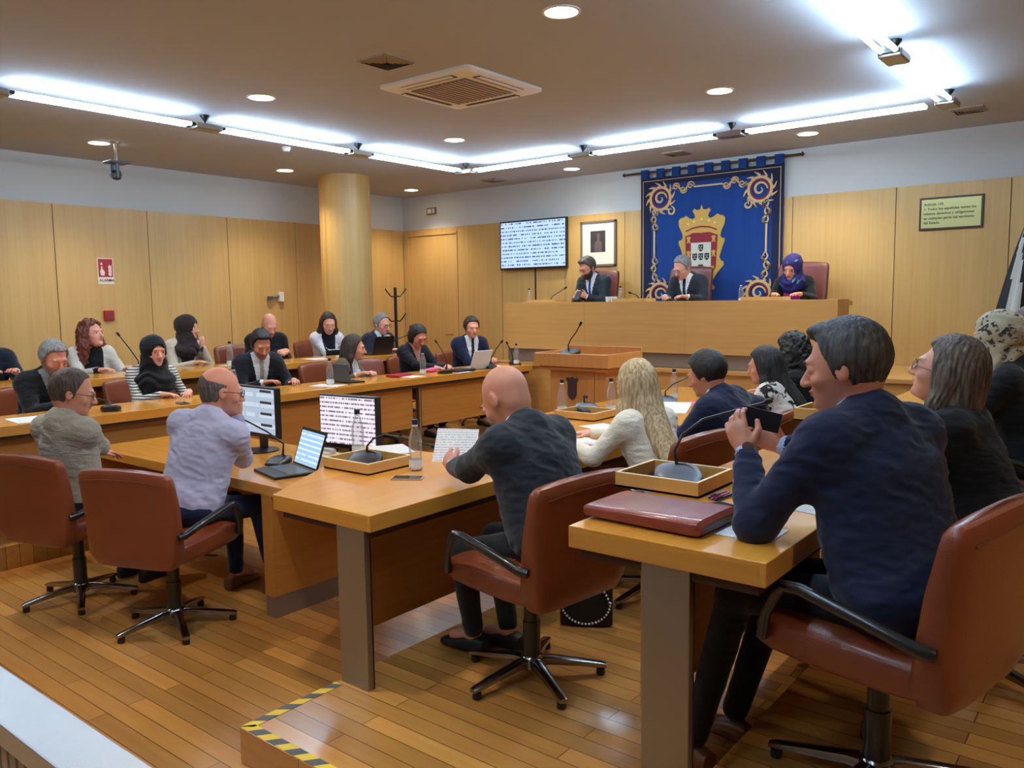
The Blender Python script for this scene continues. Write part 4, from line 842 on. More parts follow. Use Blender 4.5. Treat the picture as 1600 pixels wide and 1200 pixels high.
class Grid:
    def __init__(s, lo, hi, h):
        s.h = h; s.lo = A_(*lo); s.n = np.ceil((A_(*hi)-s.lo)/h).astype(int)+1
        s.ax = [(s.lo[i]+h*np.arange(s.n[i])).astype(np.float32) for i in range(3)]
        s.D = np.full(tuple(s.n), .5, np.float32); s.M = np.zeros(tuple(s.n), np.uint8)
    def _put(s, fn, lo, hi, k, mat, op):
        sl = []
        for i in range(3):
            a = max(0, int((lo[i]-s.lo[i])/s.h)); b = min(s.n[i], int((hi[i]-s.lo[i])/s.h)+2)
            if b <= a: return
            sl.append(slice(a, b))
        sl = tuple(sl); x = s.ax[0][sl[0]][:, None, None]; y = s.ax[1][sl[1]][None, :, None]; z = s.ax[2][sl[2]][None, None, :]
        d = fn(x, y, z); D = s.D[sl]
        if op == 'u':
            q = np.clip(.5+.5*(D-d)/k, 0, 1); s.M[sl] = np.where(d < D, mat, s.M[sl]); s.D[sl] = D*(1-q)+d*q-k*q*(1-q)
        else:
            d = -d; q = np.clip(.5-.5*(D-d)/k, 0, 1); s.D[sl] = D*(1-q)+d*q+k*q*(1-q)
    def cap(s, a, b, ra, rb=None, k=.02, mat=0, op='u', flat=None):
        rb = ra if rb is None else rb; a = A_(*a); b = A_(*b); mr = max(ra, rb)*(max(1, flat[1]) if flat else 1)+k+3*s.h
        lo = np.minimum(a, b)-mr; hi = np.maximum(a, b)+mr
        if flat: ax = nrm(flat[0]); fc = 1/flat[1]-1; a2 = a; b2 = b+ax*np.dot(b-a, ax)*fc
        else: a2, b2 = a, b
        ba = b2-a2; L2 = max(1e-9, ba@ba)
        def fn(x, y, z):
            px_, py_, pz_ = x-a[0], y-a[1], z-a[2]
            if flat:
                t = (px_*ax[0]+py_*ax[1]+pz_*ax[2])*fc; px_ = px_+t*ax[0]; py_ = py_+t*ax[1]; pz_ = pz_+t*ax[2]
            h = np.clip((px_*ba[0]+py_*ba[1]+pz_*ba[2])/L2, 0, 1)
            return (np.sqrt((px_-ba[0]*h)**2+(py_-ba[1]*h)**2+(pz_-ba[2]*h)**2)-(ra+(rb-ra)*h)).astype(np.float32)
        s._put(fn, lo, hi, k, mat, op)
    def ell(s, c, r, ax=None, k=.02, mat=0, op='u'):
        c = A_(*c); ax = np.eye(3) if ax is None else np.array(ax, float); e = np.abs(ax.T)@A_(*r)+k+3*s.h
        def fn(x, y, z):
            px_, py_, pz_ = x-c[0], y-c[1], z-c[2]; k0 = 0; k1 = 0
            for i in range(3):
                q = px_*ax[i][0]+py_*ax[i][1]+pz_*ax[i][2]; k0 = k0+(q/r[i])**2; k1 = k1+(q/r[i]**2)**2
            k0 = np.sqrt(k0); k1 = np.sqrt(k1)+1e-9; return (k0*(k0-1)/k1).astype(np.float32)
        s._put(fn, c-e, c+e, k, mat, op)
    def xyz(s): return s.ax[0][:, None, None], s.ax[1][None, :, None], s.ax[2][None, None, :]
    def mesh(s, name, mats, xf=None, classify=None, parent=None):
        D = s.D; I = D < 0; n = I.shape
        cnt = np.zeros(tuple(k-1 for k in n), np.uint8); cs = [(i, j, k) for i in (0, 1) for j in (0, 1) for k in (0, 1)]
        for i, j, k in cs: cnt += I[i:n[0]-1+i, j:n[1]-1+j, k:n[2]-1+k]
        act = (cnt > 0) & (cnt < 8); ix = np.argwhere(act); N_ = len(ix)
        if N_ == 0: return None
        val = {c: D[ix[:, 0]+c[0], ix[:, 1]+c[1], ix[:, 2]+c[2]] for c in cs}
        acc = np.zeros((N_, 3)); w = np.zeros(N_)
        for a in cs:
            for d in range(3):
                if a[d]: continue
                b = list(a); b[d] = 1; b = tuple(b); va, vb = val[a], val[b]; m = (va < 0) != (vb < 0)
                t = np.where(m, va/np.where(m, va-vb, 1), 0); p = np.zeros((N_, 3)); p[:] = a; p[:, d] = t
                acc += p*m[:, None]; w += m
        V = s.lo+(ix+acc/w[:, None])*s.h
        idx = np.full(cnt.shape, -1, np.int32); idx[ix[:, 0], ix[:, 1], ix[:, 2]] = np.arange(N_)
        F = []
        for d in range(3):
            e, f = (d+1) % 3, (d+2) % 3; sa = [slice(None)]*3; sb = [slice(None)]*3; sa[d] = slice(0, -1); sb[d] = slice(1, None)
            x = I[tuple(sa)] != I[tuple(sb)]; q = np.argwhere(x); q = q[(q[:, e] > 0) & (q[:, f] > 0) & (q[:, e] < n[e]-1) & (q[:, f] < n[f]-1)]
            def g(de, df):
                r_ = q.copy(); r_[:, e] -= de; r_[:, f] -= df; return idx[r_[:, 0], r_[:, 1], r_[:, 2]]
            quad = np.stack([g(1, 1), g(0, 1), g(0, 0), g(1, 0)], 1); ins = I[q[:, 0], q[:, 1], q[:, 2]]
            quad[~ins] = quad[~ins][:, ::-1]; F.append(quad)
        F = np.concatenate(F); F = F[(F >= 0).all(1)]
        # keep the pieces joined: light smoothing
        nb = np.zeros_like(V); ct = np.zeros(N_)
        for a, b in ((0, 1), (1, 2), (2, 3), (3, 0)):
            np.add.at(nb, F[:, a], V[F[:, b]]); np.add.at(nb, F[:, b], V[F[:, a]]); np.add.at(ct, F[:, a], 1); np.add.at(ct, F[:, b], 1)
        V = V*.55+.45*nb/np.maximum(ct, 1)[:, None]
        fm = s.M[tuple((ix[F[:, 0]]).T)]
        cen = V[F].mean(1)
        if classify is not None:
            v0, v1, v2 = V[F[:, 0]], V[F[:, 1]], V[F[:, 2]]; fn_ = np.cross(v1-v0, v2-v0); fn_ /= np.linalg.norm(fn_, axis=1)[:, None]+1e-12
            fm = classify(cen, fn_, fm)
        if xf is not None: V = xf(V)
        me = bpy.data.meshes.new(name); me.vertices.add(N_); me.vertices.foreach_set('co', V.astype(np.float32).ravel())
        me.loops.add(len(F)*4); me.loops.foreach_set('vertex_index', F.astype(np.int32).ravel()); me.polygons.add(len(F))
        me.polygons.foreach_set('loop_start', np.arange(0, len(F)*4, 4, dtype=np.int32)); me.polygons.foreach_set('loop_total', np.full(len(F), 4, np.int32))
        for m in mats: me.materials.append(m if not isinstance(m, str) else MT[m])
        me.polygons.foreach_set('material_index', np.minimum(fm, len(mats)-1).astype(np.int32)); me.polygons.foreach_set('use_smooth', np.ones(len(F), bool))
        me.update(calc_edges=True); me.validate(); o = bpy.data.objects.new(name, me); C.objects.link(o)
        if parent is not None: o.parent = parent
        return o
def frame(yaw, pitch, roll=0):
    y, p, r = R(yaw), R(pitch), R(roll)
    f = A_(-math.sin(y)*math.cos(p), math.cos(y)*math.cos(p), -math.sin(p)); rt = A_(math.cos(y), math.sin(y), 0); u = np.cross(rt, f)
    r2 = math.cos(r)*rt-math.sin(r)*u; u2 = math.sin(r)*rt+math.cos(r)*u
    return np.array([r2, f, u2])
SK = {}
def skin(col):
    if col not in SK: SK[col] = skinmat('skin_%02d' % len(SK), col)
    return SK[col]
_mc = {}
def cm(kind, *a, **k):
    key = (kind, a, str(k))
    if key not in _mc:
        nm = {'c': 'cloth', 'h': 'hair', 'p': 'print', 'l': 'plain'}[kind]+'_%02d' % len(_mc)
        _mc[key] = cloth(nm, *a, **k) if kind == 'c' else hairmat(nm, *a, **k) if kind == 'h' else patterned(nm, *a, **k) if kind == 'p' else plain(nm, *a, **k)
    return _mc[key]
def ik(S_, W_, l1, l2, pole):
    v = W_-S_; d = np.linalg.norm(v); mx = (l1+l2)*.985
    if d > mx: W_ = S_+v/d*mx; v = W_-S_; d = mx
    if d < .12: d = .12
    u = v/np.linalg.norm(v); a = (l1*l1-l2*l2+d*d)/(2*d); h = math.sqrt(max(0, l1*l1-a*a)); p = pole-u*np.dot(pole, u)
    return S_+u*a+nrm(p)*h, W_

HL = {   # lower edge of the hair over the head, from the nape (y<0) to the forehead (y>0)
 'short': ([-.13, -.06, -.028, -.022, .014, .024, .045, .068, .088, .11], [-.098, -.10, -.06, -.028, -.03, .02, .058, .078, .092, .11]),
 'reced': ([-.13, -.06, -.028, -.022, .012, .02, .045, .07, .11], [-.075, -.085, -.06, -.028, -.03, .02, .075, .098, .13]),
 'ring': ([-.13, -.06, -.028, -.022, -.008, .002, .012, .03], [-.085, -.09, -.06, -.028, -.025, .01, .06, .2]),
 'woman': ([-.13, -.06, -.03, .02, .035, .05, .07, .085, .11], [-.12, -.12, -.10, -.08, .01, .06, .086, .098, .12]),
}
def person(name, label, head, floor, yaw, tyaw=None, hyaw=None, hp=8, hr=0, lean=None, side=0, skincol=(214, 160, 132), female=False, bw=1.08, ts=1.0, hs=1.1,
           L=None, Rh=None, top='suit', cols=None, trous=None, shoe='black', hair='short', hc=None, ht=.010, glasses=None, beard=None, stub=None, h=.0085,
           feet=None, knees=None, eyes='open', neck=None, eyem='eyed', extra=None, hairlen=.3, group=None, dz=0., fat=1.1):
    tyaw = yaw if tyaw is None else tyaw; hyaw = tyaw if hyaw is None else hyaw
    if female: bw *= .88; ts *= .94; dz -= .01
    fl = floor; P = A_(0, -.05, .60+dz)
    HF = frame(hyaw-yaw, hp, hr)
    def pose(Ln):
        TF_ = frame(tyaw-yaw, Ln, side); u = TF_[2]; NB = P+ts*.50*u+.012*TF_[1]
        HC = NB+.060*nrm(.65*u+.35*HF[2])+.088*HF[2]+.020*HF[1]; return TF_, NB, HC
    if lean is None:
        while True:
            b0, b1 = -4., 48.
            for _ in range(24):
                m = (b0+b1)/2
                if pose(m)[2][2]+fl > head[2]: b0 = m
                else: b1 = m
            lean = (b0+b1)/2
            if lean < 23 or ts < .83: break
            ts -= .015
    T, NB, HC = pose(lean); yr = R(yaw)
    rot = lambda v: A_(v[0]*math.cos(yr)-v[1]*math.sin(yr), v[0]*math.sin(yr)+v[1]*math.cos(yr), v[2])
    inv = lambda v: A_(v[0]*math.cos(yr)+v[1]*math.sin(yr), -v[0]*math.sin(yr)+v[1]*math.cos(yr), v[2])
    hw = rot(HC); root = A_(head[0]-hw[0], head[1]-hw[1], fl)
    tt = thing('person', label, 'person', tuple(root), yr, group)
    loc = lambda w: inv(A_(*w)-root)
    X, Yv, U = T; at = lambda a, b, c: P+X*a+Yv*b+U*c*ts
    SH = {s: at(s*.168*bw, -.0, .432) for s in (-1, 1)}
    arms = {}
    for s, spec in ((-1, L), (1, Rh)):
        spec = spec or {}; w = spec.get('w', None)
        if w is None: W = A_(s*.13, .42, .84)
        elif spec.get('rel', True): W = A_(*w)
        else: W = loc(w)
        if 'e' in spec:
            E_ = loc(spec['e']) if not spec.get('erel', False) else A_(*spec['e']); pole = E_-(SH[s]+W)/2
        else: pole = inv(A_(0, 0, 0))+A_(*spec.get('pole', (s*.55, -.35, -1)))
        E, W = ik(SH[s], W, .285*ts, .25, pole); arms[s] = (SH[s], E, W, spec)
    kn = knees or [(-.10, .40, .54), (.10, .40, .54)]; ft = feet or [(-.10, .37, .09), (.10, .37, .09)]
    skc = skin(skincol); hcol = hc or cm('h', (30, 24, 22), (52, 42, 36)); stb = stub or skc
    # ---- the body, one continuous skin
    allp = [HC, P]+[a for v in arms.values() for a in v[:3]]+[A_(*k) for k in kn]+[A_(*f) for f in ft]
    lo = np.min(allp, 0)-.26; hi = np.max(allp, 0)+.26; lo[2] = max(lo[2], 0)
    g = Grid(lo, hi, h)
    g.ell(P+A_(0, .0, .02), (.125*bw, .10, .10), k=.03); g.ell(at(0, 0, .17), (.115*bw, .085, .13), T, k=.04); g.ell(at(0, 0, .33), (.135*bw, .09, .15), T, k=.04)
    g.cap(at(-.13*bw, -.01, .44), at(.13*bw, -.01, .44), .05, k=.05)
    g.cap(at(0, -.015, .44), HC-HF[2]*.07-HF[1]*.022, .058 if not female else .05, .053 if not female else .045, k=.03)
    def hpnt(x, y, z): return HC+hs*(HF[0]*x+HF[1]*y+HF[2]*z)
    he = lambda c, r, k, mat=0, op='u': g.ell(hpnt(*c), [q*hs for q in r], HF, k=k, mat=mat, op=op)
    he((0, -.014, .027), (.077, .098, .094), .02); he((0, .034, -.03), (.06, .062, .084), .03); he((0, .05, -.088), (.036, .038, .028), .03)
    he((0, -.04, -.04), (.058, .05, .05), .03)
    he((0, .085, .022), (.05, .014, .012), .02); he((-.034, .1, .0), (.017, .012, .012), .012, op='s'); he((.034, .1, .0), (.017, .012, .012), .012, op='s')
    he((.042, .062, -.03), (.022, .022, .018), .02); he((-.042, .062, -.03), (.022, .022, .018), .02)
    g.cap(hpnt(0, .094, .004), hpnt(0, .117, -.034), .009*hs, .013*hs, k=.01); he((-.011, .106, -.038), (.01, .01, .008), .006); he((.011, .106, -.038), (.01, .01, .008), .006)
    he((0, .094, -.058), (.025, .012, .0055), .005, 1); he((0, .092, -.069), (.021, .012, .006), .005, 1); he((0, .082, -.098), (.02, .016, .014), .015)
    for s in (-1, 1):
        he((s*.034, .094, .024), (.02, .008, .0042), .004, 2)
        if eyes != 'closed': he((s*.034, .084, .0085), (.017, .0105, .0055), .004); he((s*.034, .083, -.0125), (.016, .009, .005), .004); he((s*.050, .078, -.001), (.006, .010, .009), .005); he((s*.034, .0935, .0045), (.014, .0025, .0016), .001, 2)
        if eyes == 'closed': he((s*.034, .084, .0), (.015, .012, .010), .006); he((s*.034, .0955, -.007), (.014, .003, .0025), .002, 2)
        ea = nrm(HF[0]*.95-HF[1]*.3*s*s); he((s*.079, -.012, -.008), (.009, .019, .032), .007); he((s*.088, -.006, -.004), (.006, .010, .018), .005, op='s')
    for s, (S_, E, W, spec) in arms.items():
        q = .9 if female else 1; g.cap(S_, E, .042*q, .034*q, k=.03); g.cap(E, W, .034*q, .026*q, k=.02)
        a = nrm(loc(spec['d'])*0+A_(*spec['d'])) if 'd' in spec else nrm(nrm(W-E)+A_(-s*.25, .15, -.05))
        if 'd' in spec and not spec.get('drel', True): a = nrm(inv(A_(*spec['d'])))
        n0 = A_(*spec.get('n', (0, 0, -1))); 
        if not spec.get('nrel', True): n0 = inv(n0)
        n_ = nrm(n0-a*np.dot(n0, a)); sd = np.cross(n_, a)*(-1 if s > 0 else 1); HFm = np.array([a, sd, n_]); q = .9 if female else 1.0; cu = spec.get('c', .35)
        g.cap(W, W+a*.03, .025*q, .026*q, k=.02, flat=(n_, .75)); g.ell(W+a*.055*q, (.048*q, .04*q, .0165*q), HFm, k=.015)
        for i, (off, fl_) in enumerate(((.031, .92), (.0105, 1.03), (-.0105, .97), (-.030, .78))):
            p = W+a*(.085-.004*abs(i-1))*q+sd*off*q; an = 0; fan = (off*1.6)
            for j, (ln, w_) in enumerate(((.040, .55), (.026, .9), (.021, .6))):
                an += cu*w_*1.35*(1+.12*(i-1)); dr_ = nrm(a*math.cos(an)+n_*math.sin(an)+sd*fan*(1-cu)); p2 = p+dr_*ln*fl_*q
                g.cap(p, p2, (.0095-.0008*j)*q, (.0088-.0009*j)*q, k=.004); p = p2
        tb = W+a*.022*q+sd*.030*q+n_*.004; t1 = tb+nrm(a*.75+sd*.75+n_*.35*(cu+.3))*.042*q; t2 = t1+nrm(a*.95+sd*.15+n_*.45*cu)*.03*q
        g.cap(W+a*.03*q, tb, .018*q, .014*q, k=.01); g.cap(tb, t1, .0135*q, .011*q, k=.006); g.cap(t1, t2, .011*q, .0085*q, k=.004)
    for i, s in enumerate((-1, 1)):
        g.cap(P+A_(s*.085, .02, -.01), kn[i], .07, .05, k=.03); g.cap(kn[i], ft[i], .048, .034, k=.02); g.cap(ft[i], A_(*ft[i])+A_(0, .12, -.035), .03, .024, k=.02)
    HFi = HF
    def cls(cen, nr, fm):
        q = (cen-HC)@HFi.T/hs; m = fm.copy()
        if stub is not None:
            b_ = (q[:, 2] < -.02-.0*q[:, 1]) & (q[:, 1] > -.0) & (q[:, 2] > -.14) & (np.abs(q[:, 0]) < .09) & (m == 0) & ~((q[:, 1] > .085) & (q[:, 2] > -.048)) & (q[:, 2] < -.045+.25*np.abs(q[:, 0])+.0)
            m[b_] = 3
            c_ = (q[:, 2] > -.06) & (q[:, 2] < .085) & (q[:, 1] < .012) & (q[:, 1] > -.14) & (m == 0) & (hair == 'bald') & (np.linalg.norm(q, axis=1) < .17)
            m[c_] = 4
        return m
    bmats = [skc, cm('l', tuple(int(v) for v in (skincol[0]*.86, skincol[1]*.66, skincol[2]*.68)), .45), hcol, stb, stb if hair != 'bald' else skin(tuple(int(v*.86) for v in skincol))]
    g.mesh('body', bmats, classify=cls, parent=tt)
    toP = lambda V: HC+hs*(V@HF)
    for s in (-1, 1):
        if eyes == 'closed': continue
        mb = MB()
        for m, c, r_ in ((0, (s*.034, .0755, -.001), .0132), (1, (s*.034, .0825, -.001), .0078)):
            mb.lathe([(r_*math.sin(a), -r_*math.cos(a)) for a in [PI*k/8 for k in range(9)]], c, 14, m)
        for i, v in enumerate(mb.v): mb.v[i] = tuple(toP(A_(*v)))
        mb.build('eye', ['eyew', eyem], tt, smooth=True)
    # ---- top garment
    cols = cols or {}; main = cols.get('main') or cm('c', (30, 34, 44)); shirt = cols.get('shirt') or cm('c', (226, 228, 232), bump=.1); tie = cols.get('tie') or cm('c', (24, 28, 48), bump=.1)
    suit = top in ('suit', 'jacket'); g = Grid(np.maximum(np.min([P]+[a for v in arms.values() for a in v[:3]]+[NB], 0)-.24, (-9, -9, .25)), np.max([P]+[a for v in arms.values() for a in v[:3]]+[NB], 0)+.22, h)
    e = .012 if suit else 0; F2 = fat
    g.ell(P+A_(0, .01, .03), (.17*bw*F2+e, .135*F2+e, .13), k=.06); g.ell(at(0, .01, .17), ((.163 if not female else .135)*bw*F2+e, .118*F2+e, .18), T, k=.07); g.ell(at(0, .0, .32), (.166*bw*F2+e, (.115 if not female else .105)*F2+e, .17), T, k=.06)
    if female: g.ell(at(-.07, .075, .29), (.06, .05, .055), T, k=.04); g.ell(at(.07, .075, .29), (.06, .05, .055), T, k=.04)
    g.cap(at(-.125*bw, -.02, .445), at(.125*bw, -.02, .445), .058+e*.6, k=.06); g.cap(at(0, -.03, .42), at(0, -.03, .49), .075, .062, k=.05)
    for s, (S_, E, W, spec) in arms.items():
        q = (.86 if female else 1)*(1 if F2 < 1.1 else 1.1)*(.9 if top == 'tight' else 1)
        g.ell(S_+X*(-s*.025)-U*.022, (.060*q+e*.5, .064*q+e*.4, .064*q), T, k=.06); g.cap(NB-U*.012-Yv*.022, S_+U*.002-X*s*.03, .058+e*.4, .050*q+e*.4, k=.06)
        g.cap(S_, E, .058*q+e*.5, .05*q+e*.4, k=.055); v = nrm(W-E); en = E+(W-E)*.0+v*max(.03, np.linalg.norm(W-E)-(.045 if suit else .02)-cols.get('roll', 0))
        g.cap(E, en, .05*q+e*.4, .037*q+e*.3, k=.03)
        for j in range(3): g.cap(E+v*(.03+.035*j)+A_(0, 0, .0), E+v*(.034+.035*j), (.052-.003*j)*q+e*.4, k=.006)   # bunched creases
        if suit: g.cap(en, W-v*.012, .034*q, .032*q, k=.006, mat=1)
    if suit:
        g.cap(NB-U*.035-Yv*.005, NB+U*.022, .064, .058, k=.008, mat=1)
        for a0 in range(-150, 150, 20):
            a1 = a0+20; pts = []
            for aa in (a0, a1):
                ra = R(aa); fr = max(0, -math.cos(ra)); pts.append(NB+X*math.sin(ra)*(.070-.0*fr)-Yv*(math.cos(ra)*.068+.012)+U*(.012-.06*fr))
            g.cap(pts[0], pts[1], .017, k=.012, mat=0)
    elif top in ('turtle',): g.cap(NB-U*.03, NB+U*.05, .066, .06, k=.02, mat=0)
    elif cols.get('collar', True):
        for a0 in range(-140, 140, 20):
            pts = [NB+X*math.sin(R(aa))*.068-Yv*(math.cos(R(aa))*.066+.008)+U*(.014-.03*max(0, -math.cos(R(aa)))) for aa in (a0, a0+20)]; g.cap(pts[0], pts[1], .013, k=.01, mat=0)
    if suit and cols.get('skirt'):
        g.cap(P+A_(-.17, .02, .0), P+A_(-.19, .07, -.12), .035, .03, k=.05); g.cap(P+A_(.17, .02, .0), P+A_(.19, .07, -.12), .035, .03, k=.05)
    x, y, z = g.xyz(); am = cols.get('fold', .005)
    near = np.abs(g.D) < .05
    xx, yy, zz = [np.broadcast_to(v, g.D.shape)[near] for v in (x, y, z)]
    ns = noise3(xx+yy*.4, yy*1.0, zz*2.3+xx*.8, 11.)+.5*noise3(xx*1.2, yy*1.1+zz, zz*2.0, 24.); g.D[near] += (am*(np.abs(ns)*1.3-.4)).astype(np.float32)
    # keep it clear of the neck opening
    if cols.get('v', 0) and not suit: pass
    def cls2(cen, nr, fm):
        q = (cen-P)@np.array([X, Yv, U]).T; m = fm.copy(); zt = q[:, 2]/ts; fwd = (nr@Yv > .05)
        vz = cols.get('vz', .24); sl = cols.get('vs', .30)
        if suit or cols.get('open'):
            inv_ = (q[:, 1] > 0) & fwd & (zt > vz) & (np.abs(q[:, 0]) < (zt-vz)*sl+.004) & (np.abs(q[:, 0]) < .09); m[inv_ & (m == 0)] = 1
            if cols.get('notie') is None and not cols.get('open'): tw_ = (q[:, 1] > 0) & fwd & (zt > vz-.01) & (np.abs(q[:, 0]) < .019+.012*(.47-zt)) & (m == 1) & (zt < .53); m[tw_] = 2
        return m
    tn = {'suit': 'suit_jacket', 'jacket': 'jacket', 'sweater': 'sweater', 'shirt': 'shirt', 'blouse': 'blouse', 'turtle': 'sweater', 'tight': 'blouse', 'coat': 'coat'}[top]
    g.mesh(tn, [main, shirt, tie], classify=cls2, parent=tt)
    # ---- trousers and shoes
    g = Grid(np.min([P]+[A_(*k) for k in kn]+[A_(*f) for f in ft], 0)-(.2, .2, .12), np.max([P]+[A_(*k) for k in kn]+[A_(*f) for f in ft], 0)+(.2, .25, .16), max(h, .009))
    g.ell(P+A_(0, -.01, .0), (.165*bw*F2, .13, .10), k=.05)
    for i, s in enumerate((-1, 1)):
        f_ = A_(*ft[i]); k_ = A_(*kn[i]); g.cap(P+A_(s*.088, .03, -.01), k_, .084, .064, k=.035); v = nrm(f_-k_); g.cap(k_, f_-v*.03, .062, .047, k=.03)
    x, y, z = g.xyz(); near = np.abs(g.D) < .05; xx, yy, zz = [np.broadcast_to(v, g.D.shape)[near] for v in (x, y, z)]
    g.D[near] += (.005*np.abs(noise3(xx, yy*.7, zz*1.3, 13.))).astype(np.float32)
    g.mesh('trousers', [trous or main], parent=tt)
    for i in (0, 1):
        f_ = A_(*ft[i]); z0 = f_[2]-.09; lp = []
        for y_, w, zt in ((-.085, .02, .05), (-.075, .034, .075), (-.03, .038, .088), (.03, .038, .075), (.09, .044, .052), (.15, .042, .042), (.185, .028, .032), (.195, .012, .02)):
            lp.append(superloop(w, (zt-.004)/2, 18, 3, lambda a, b, y_=y_, zt=zt: (f_[0]+a, f_[1]+y_, z0+.004+(zt-.004)/2+b)))
        so = MB().loft(lp).build('shoe', shoe, tt, smooth=True)
    # ---- hair, headscarves
    dn = HF@A_(0, 0, -1)          # world down in head coordinates
    if hair == 'hijab':
        hh = h*.7; g = Grid((-.26, -.24, -.40), (.26, .26, .16), hh); g.ell((0, -.012, .027), (.094, .116, .108), k=.01); g.ell((0, .012, -.04), (.085, .09, .11), k=.03)
        c0 = A_(0, -.01, -.07); g.cap(c0, c0+dn*.10, .088, .11, k=.03); g.ell(c0+dn*(.15 if extra != 'short' else .09)+A_(0, -.01, 0), (.165*bw, .12, .085) if extra != 'short' else (.13*bw, .10, .06), k=.05)
        if extra == 'long': g.ell(c0+dn*.19+A_(0, .03, 0), (.155*bw, .13, .10), k=.05)
        x, y, z = g.xyz(); g.D += (.006*np.sin(70*(z+.35*np.abs(x)+.3*y)+5*noise3(x, y, z, 9.))*(z < -.03)+.0025*np.sin(60*(x*.6+z)+4*noise3(x, y, z, 14.))).astype(np.float32)
        g.ell((0, .125, -.022), (.057, .085, .088), k=.012, op='s')
        g.mesh('headscarf', [hcol], xf=toP, parent=tt)
    elif hair != 'bald':
        curly = 'curly' in hair; long_ = 'long' in hair; base = 'ring' if 'ring' in hair else 'reced' if 'reced' in hair else 'woman' if (long_ or 'bun' in hair) else 'short'
        L_ = hairlen if long_ else 0; hh = h*.6 if L_ < .2 else h*.75
        ee = A_(0, -.075-(.205 if extra == 'back' else 0), -.03)+dn*L_
        lo = np.minimum(A_(-.15, -.17, -.13), ee-.14); hi = np.maximum(A_(.15, .15, .17), ee+.12)
        g = Grid(lo, hi, hh); g.ell((0, -.014, .027), (.077+ht, .098+ht, .094+ht*1.25), k=.01)
        if base in ('short', 'reced', 'ring'): z_ = g.xyz()[2]; g.ell((0, -.04, -.04), (.058+.003, .05+.003, .05), k=.03); q_ = np.clip((z_+.085)/.10, 0, 1); g.D = g.D+((1-q_*q_*(3-2*q_))*(ht-.002)).astype(np.float32)
        if 'quiff' in hair: g.ell((0, .055, .105), (.05, .035, .02), k=.02)
        if base == 'woman': g.ell((0, -.03, -.02), (.08+ht, .085+ht, .09), k=.02)
        x, y, z = g.xyz(); zb = np.interp(g.ax[1], *HL[base]).astype(np.float32)[None, :, None]
        g.D = np.maximum(g.D, (zb+.010*noise3(x, y+0*z, 0*z+.3, 45.)+(.022*np.clip((np.abs(x)-.028)/.02, 0, 1)*np.clip((y-.035)/.02, 0, 1) if base in ('short', 'reced') else 0)-z)*.75).astype(np.float32)
        if 'ring' in hair: g.D = np.maximum(g.D, (z-np.interp(g.ax[1], [-.12, -.09, .02, .05], [.10, .05, .035, .03]).astype(np.float32)[None, :, None])*.8)
        if long_:
            for s in (-1, 1):
                a = A_(s*.066, -.02, .02); b = A_(s*.088, -.02 if 'front' not in hair else .03, -.10)+dn*.0; c = b+dn*max(.02, L_-.12)+A_(s*.005, -.03 if 'front' not in hair else .03, 0)
                r0 = .03 if not curly else .048; g.cap(a, b, r0, r0*1.05, k=.03); g.cap(b, c, r0*1.05, r0*(.75 if not curly else .95), k=.03)
            a = A_(0, -.06, -.0); b = A_(0, -.085, -.09); g.cap(a, b, .075, .07, k=.03, flat=((0, 1, 0), .7)); g.cap(b, ee+A_(0, -.02, 0), .085, .055 if not curly else .075, k=.04, flat=((0, 1, 0), .5 if not curly else .8))
        if 'bun' in hair: g.ell((0, -.125, .03), (.035, .03, .035), k=.015)
        if 'pony' in hair: g.cap((0, -.11, .01), A_(0, -.14, -.02)+dn*.18, .03, .015, k=.02)
        x, y, z = g.xyz(); near = np.abs(g.D) < .03; xx, yy, zz = [np.broadcast_to(v, g.D.shape)[near] for v in (x, y, z)]
        if curly: g.D[near] += (.013*noise3(xx, yy, zz, 48.)+.008*noise3(xx, yy, zz, 100.)).astype(np.float32)
        elif long_ or base == 'woman': g.D[near] += (.0018*np.sin(26*np.arctan2(xx, yy+.02)+9*noise3(xx, yy, zz*.5, 16.))+.004*noise3(xx, yy, zz*.3, 40.)+.0018*noise3(xx, yy, zz*.2, 110.)).astype(np.float32)
        else: g.D[near] += (.0016*noise3(xx, yy, zz, 60.)+.0008*noise3(xx, yy, zz, 150.)).astype(np.float32)
        g.mesh('hair', [hcol], xf=toP, parent=tt)
    if beard is not None:
        g = Grid((-.1, -.04, -.15), (.1, .13, .03), h*.6); g.ell((0, .034, -.045), (.070, .07, .082), k=.02); g.ell((0, .05, -.092), (.044, .046, .036), k=.03)
        y = g.ax[1]; x, _, z = g.xyz(); lim = np.interp(y, [-.03, .0, .03, .06, .085, .12], [-.0, .0, -.035, -.05, -.045, -.042]).astype(np.float32)[None, :, None]
        g.D = np.maximum(g.D, (z-lim)*.8); g.D = np.maximum(g.D, -(y[None, :, None]+.012+0*x)); g.ell((0, .105, -.064), (.022, .03, .009), k=.004, op='s')
        g.mesh('beard', [beard], xf=toP, parent=tt)
    if glasses is not None:
        mb = MB()
        for s in (-1, 1):
            mb.tube([tuple(toP(A_(s*.034+.024*math.cos(a), .108-.006*abs(math.cos(a)), -.002+.018*math.sin(a)))) for a in [2*PI*k/16 for k in range(17)]], .0022 if isinstance(glasses, bpy.types.Material) else .0016, 6)
            mb.tube([tuple(toP(A_(*p))) for p in ((s*.058, .104, .002), (s*.078, .085, .003), (s*.083, .02, .002), (s*.084, -.01, .0), (s*.082, -.022, -.015))], .0022, 6)
        mb.tube([tuple(toP(A_(*p))) for p in ((-.011, .108, .0), (0, .112, .004), (.011, .108, .0))], .002, 6)
        mb.build('glasses', glasses, tt, smooth=True)
    return tt, dict(root=root, HC=HC, HF=HF, arms=arms, loc=loc, T=T, P=P, at=at, toP=toP, rot=rot)
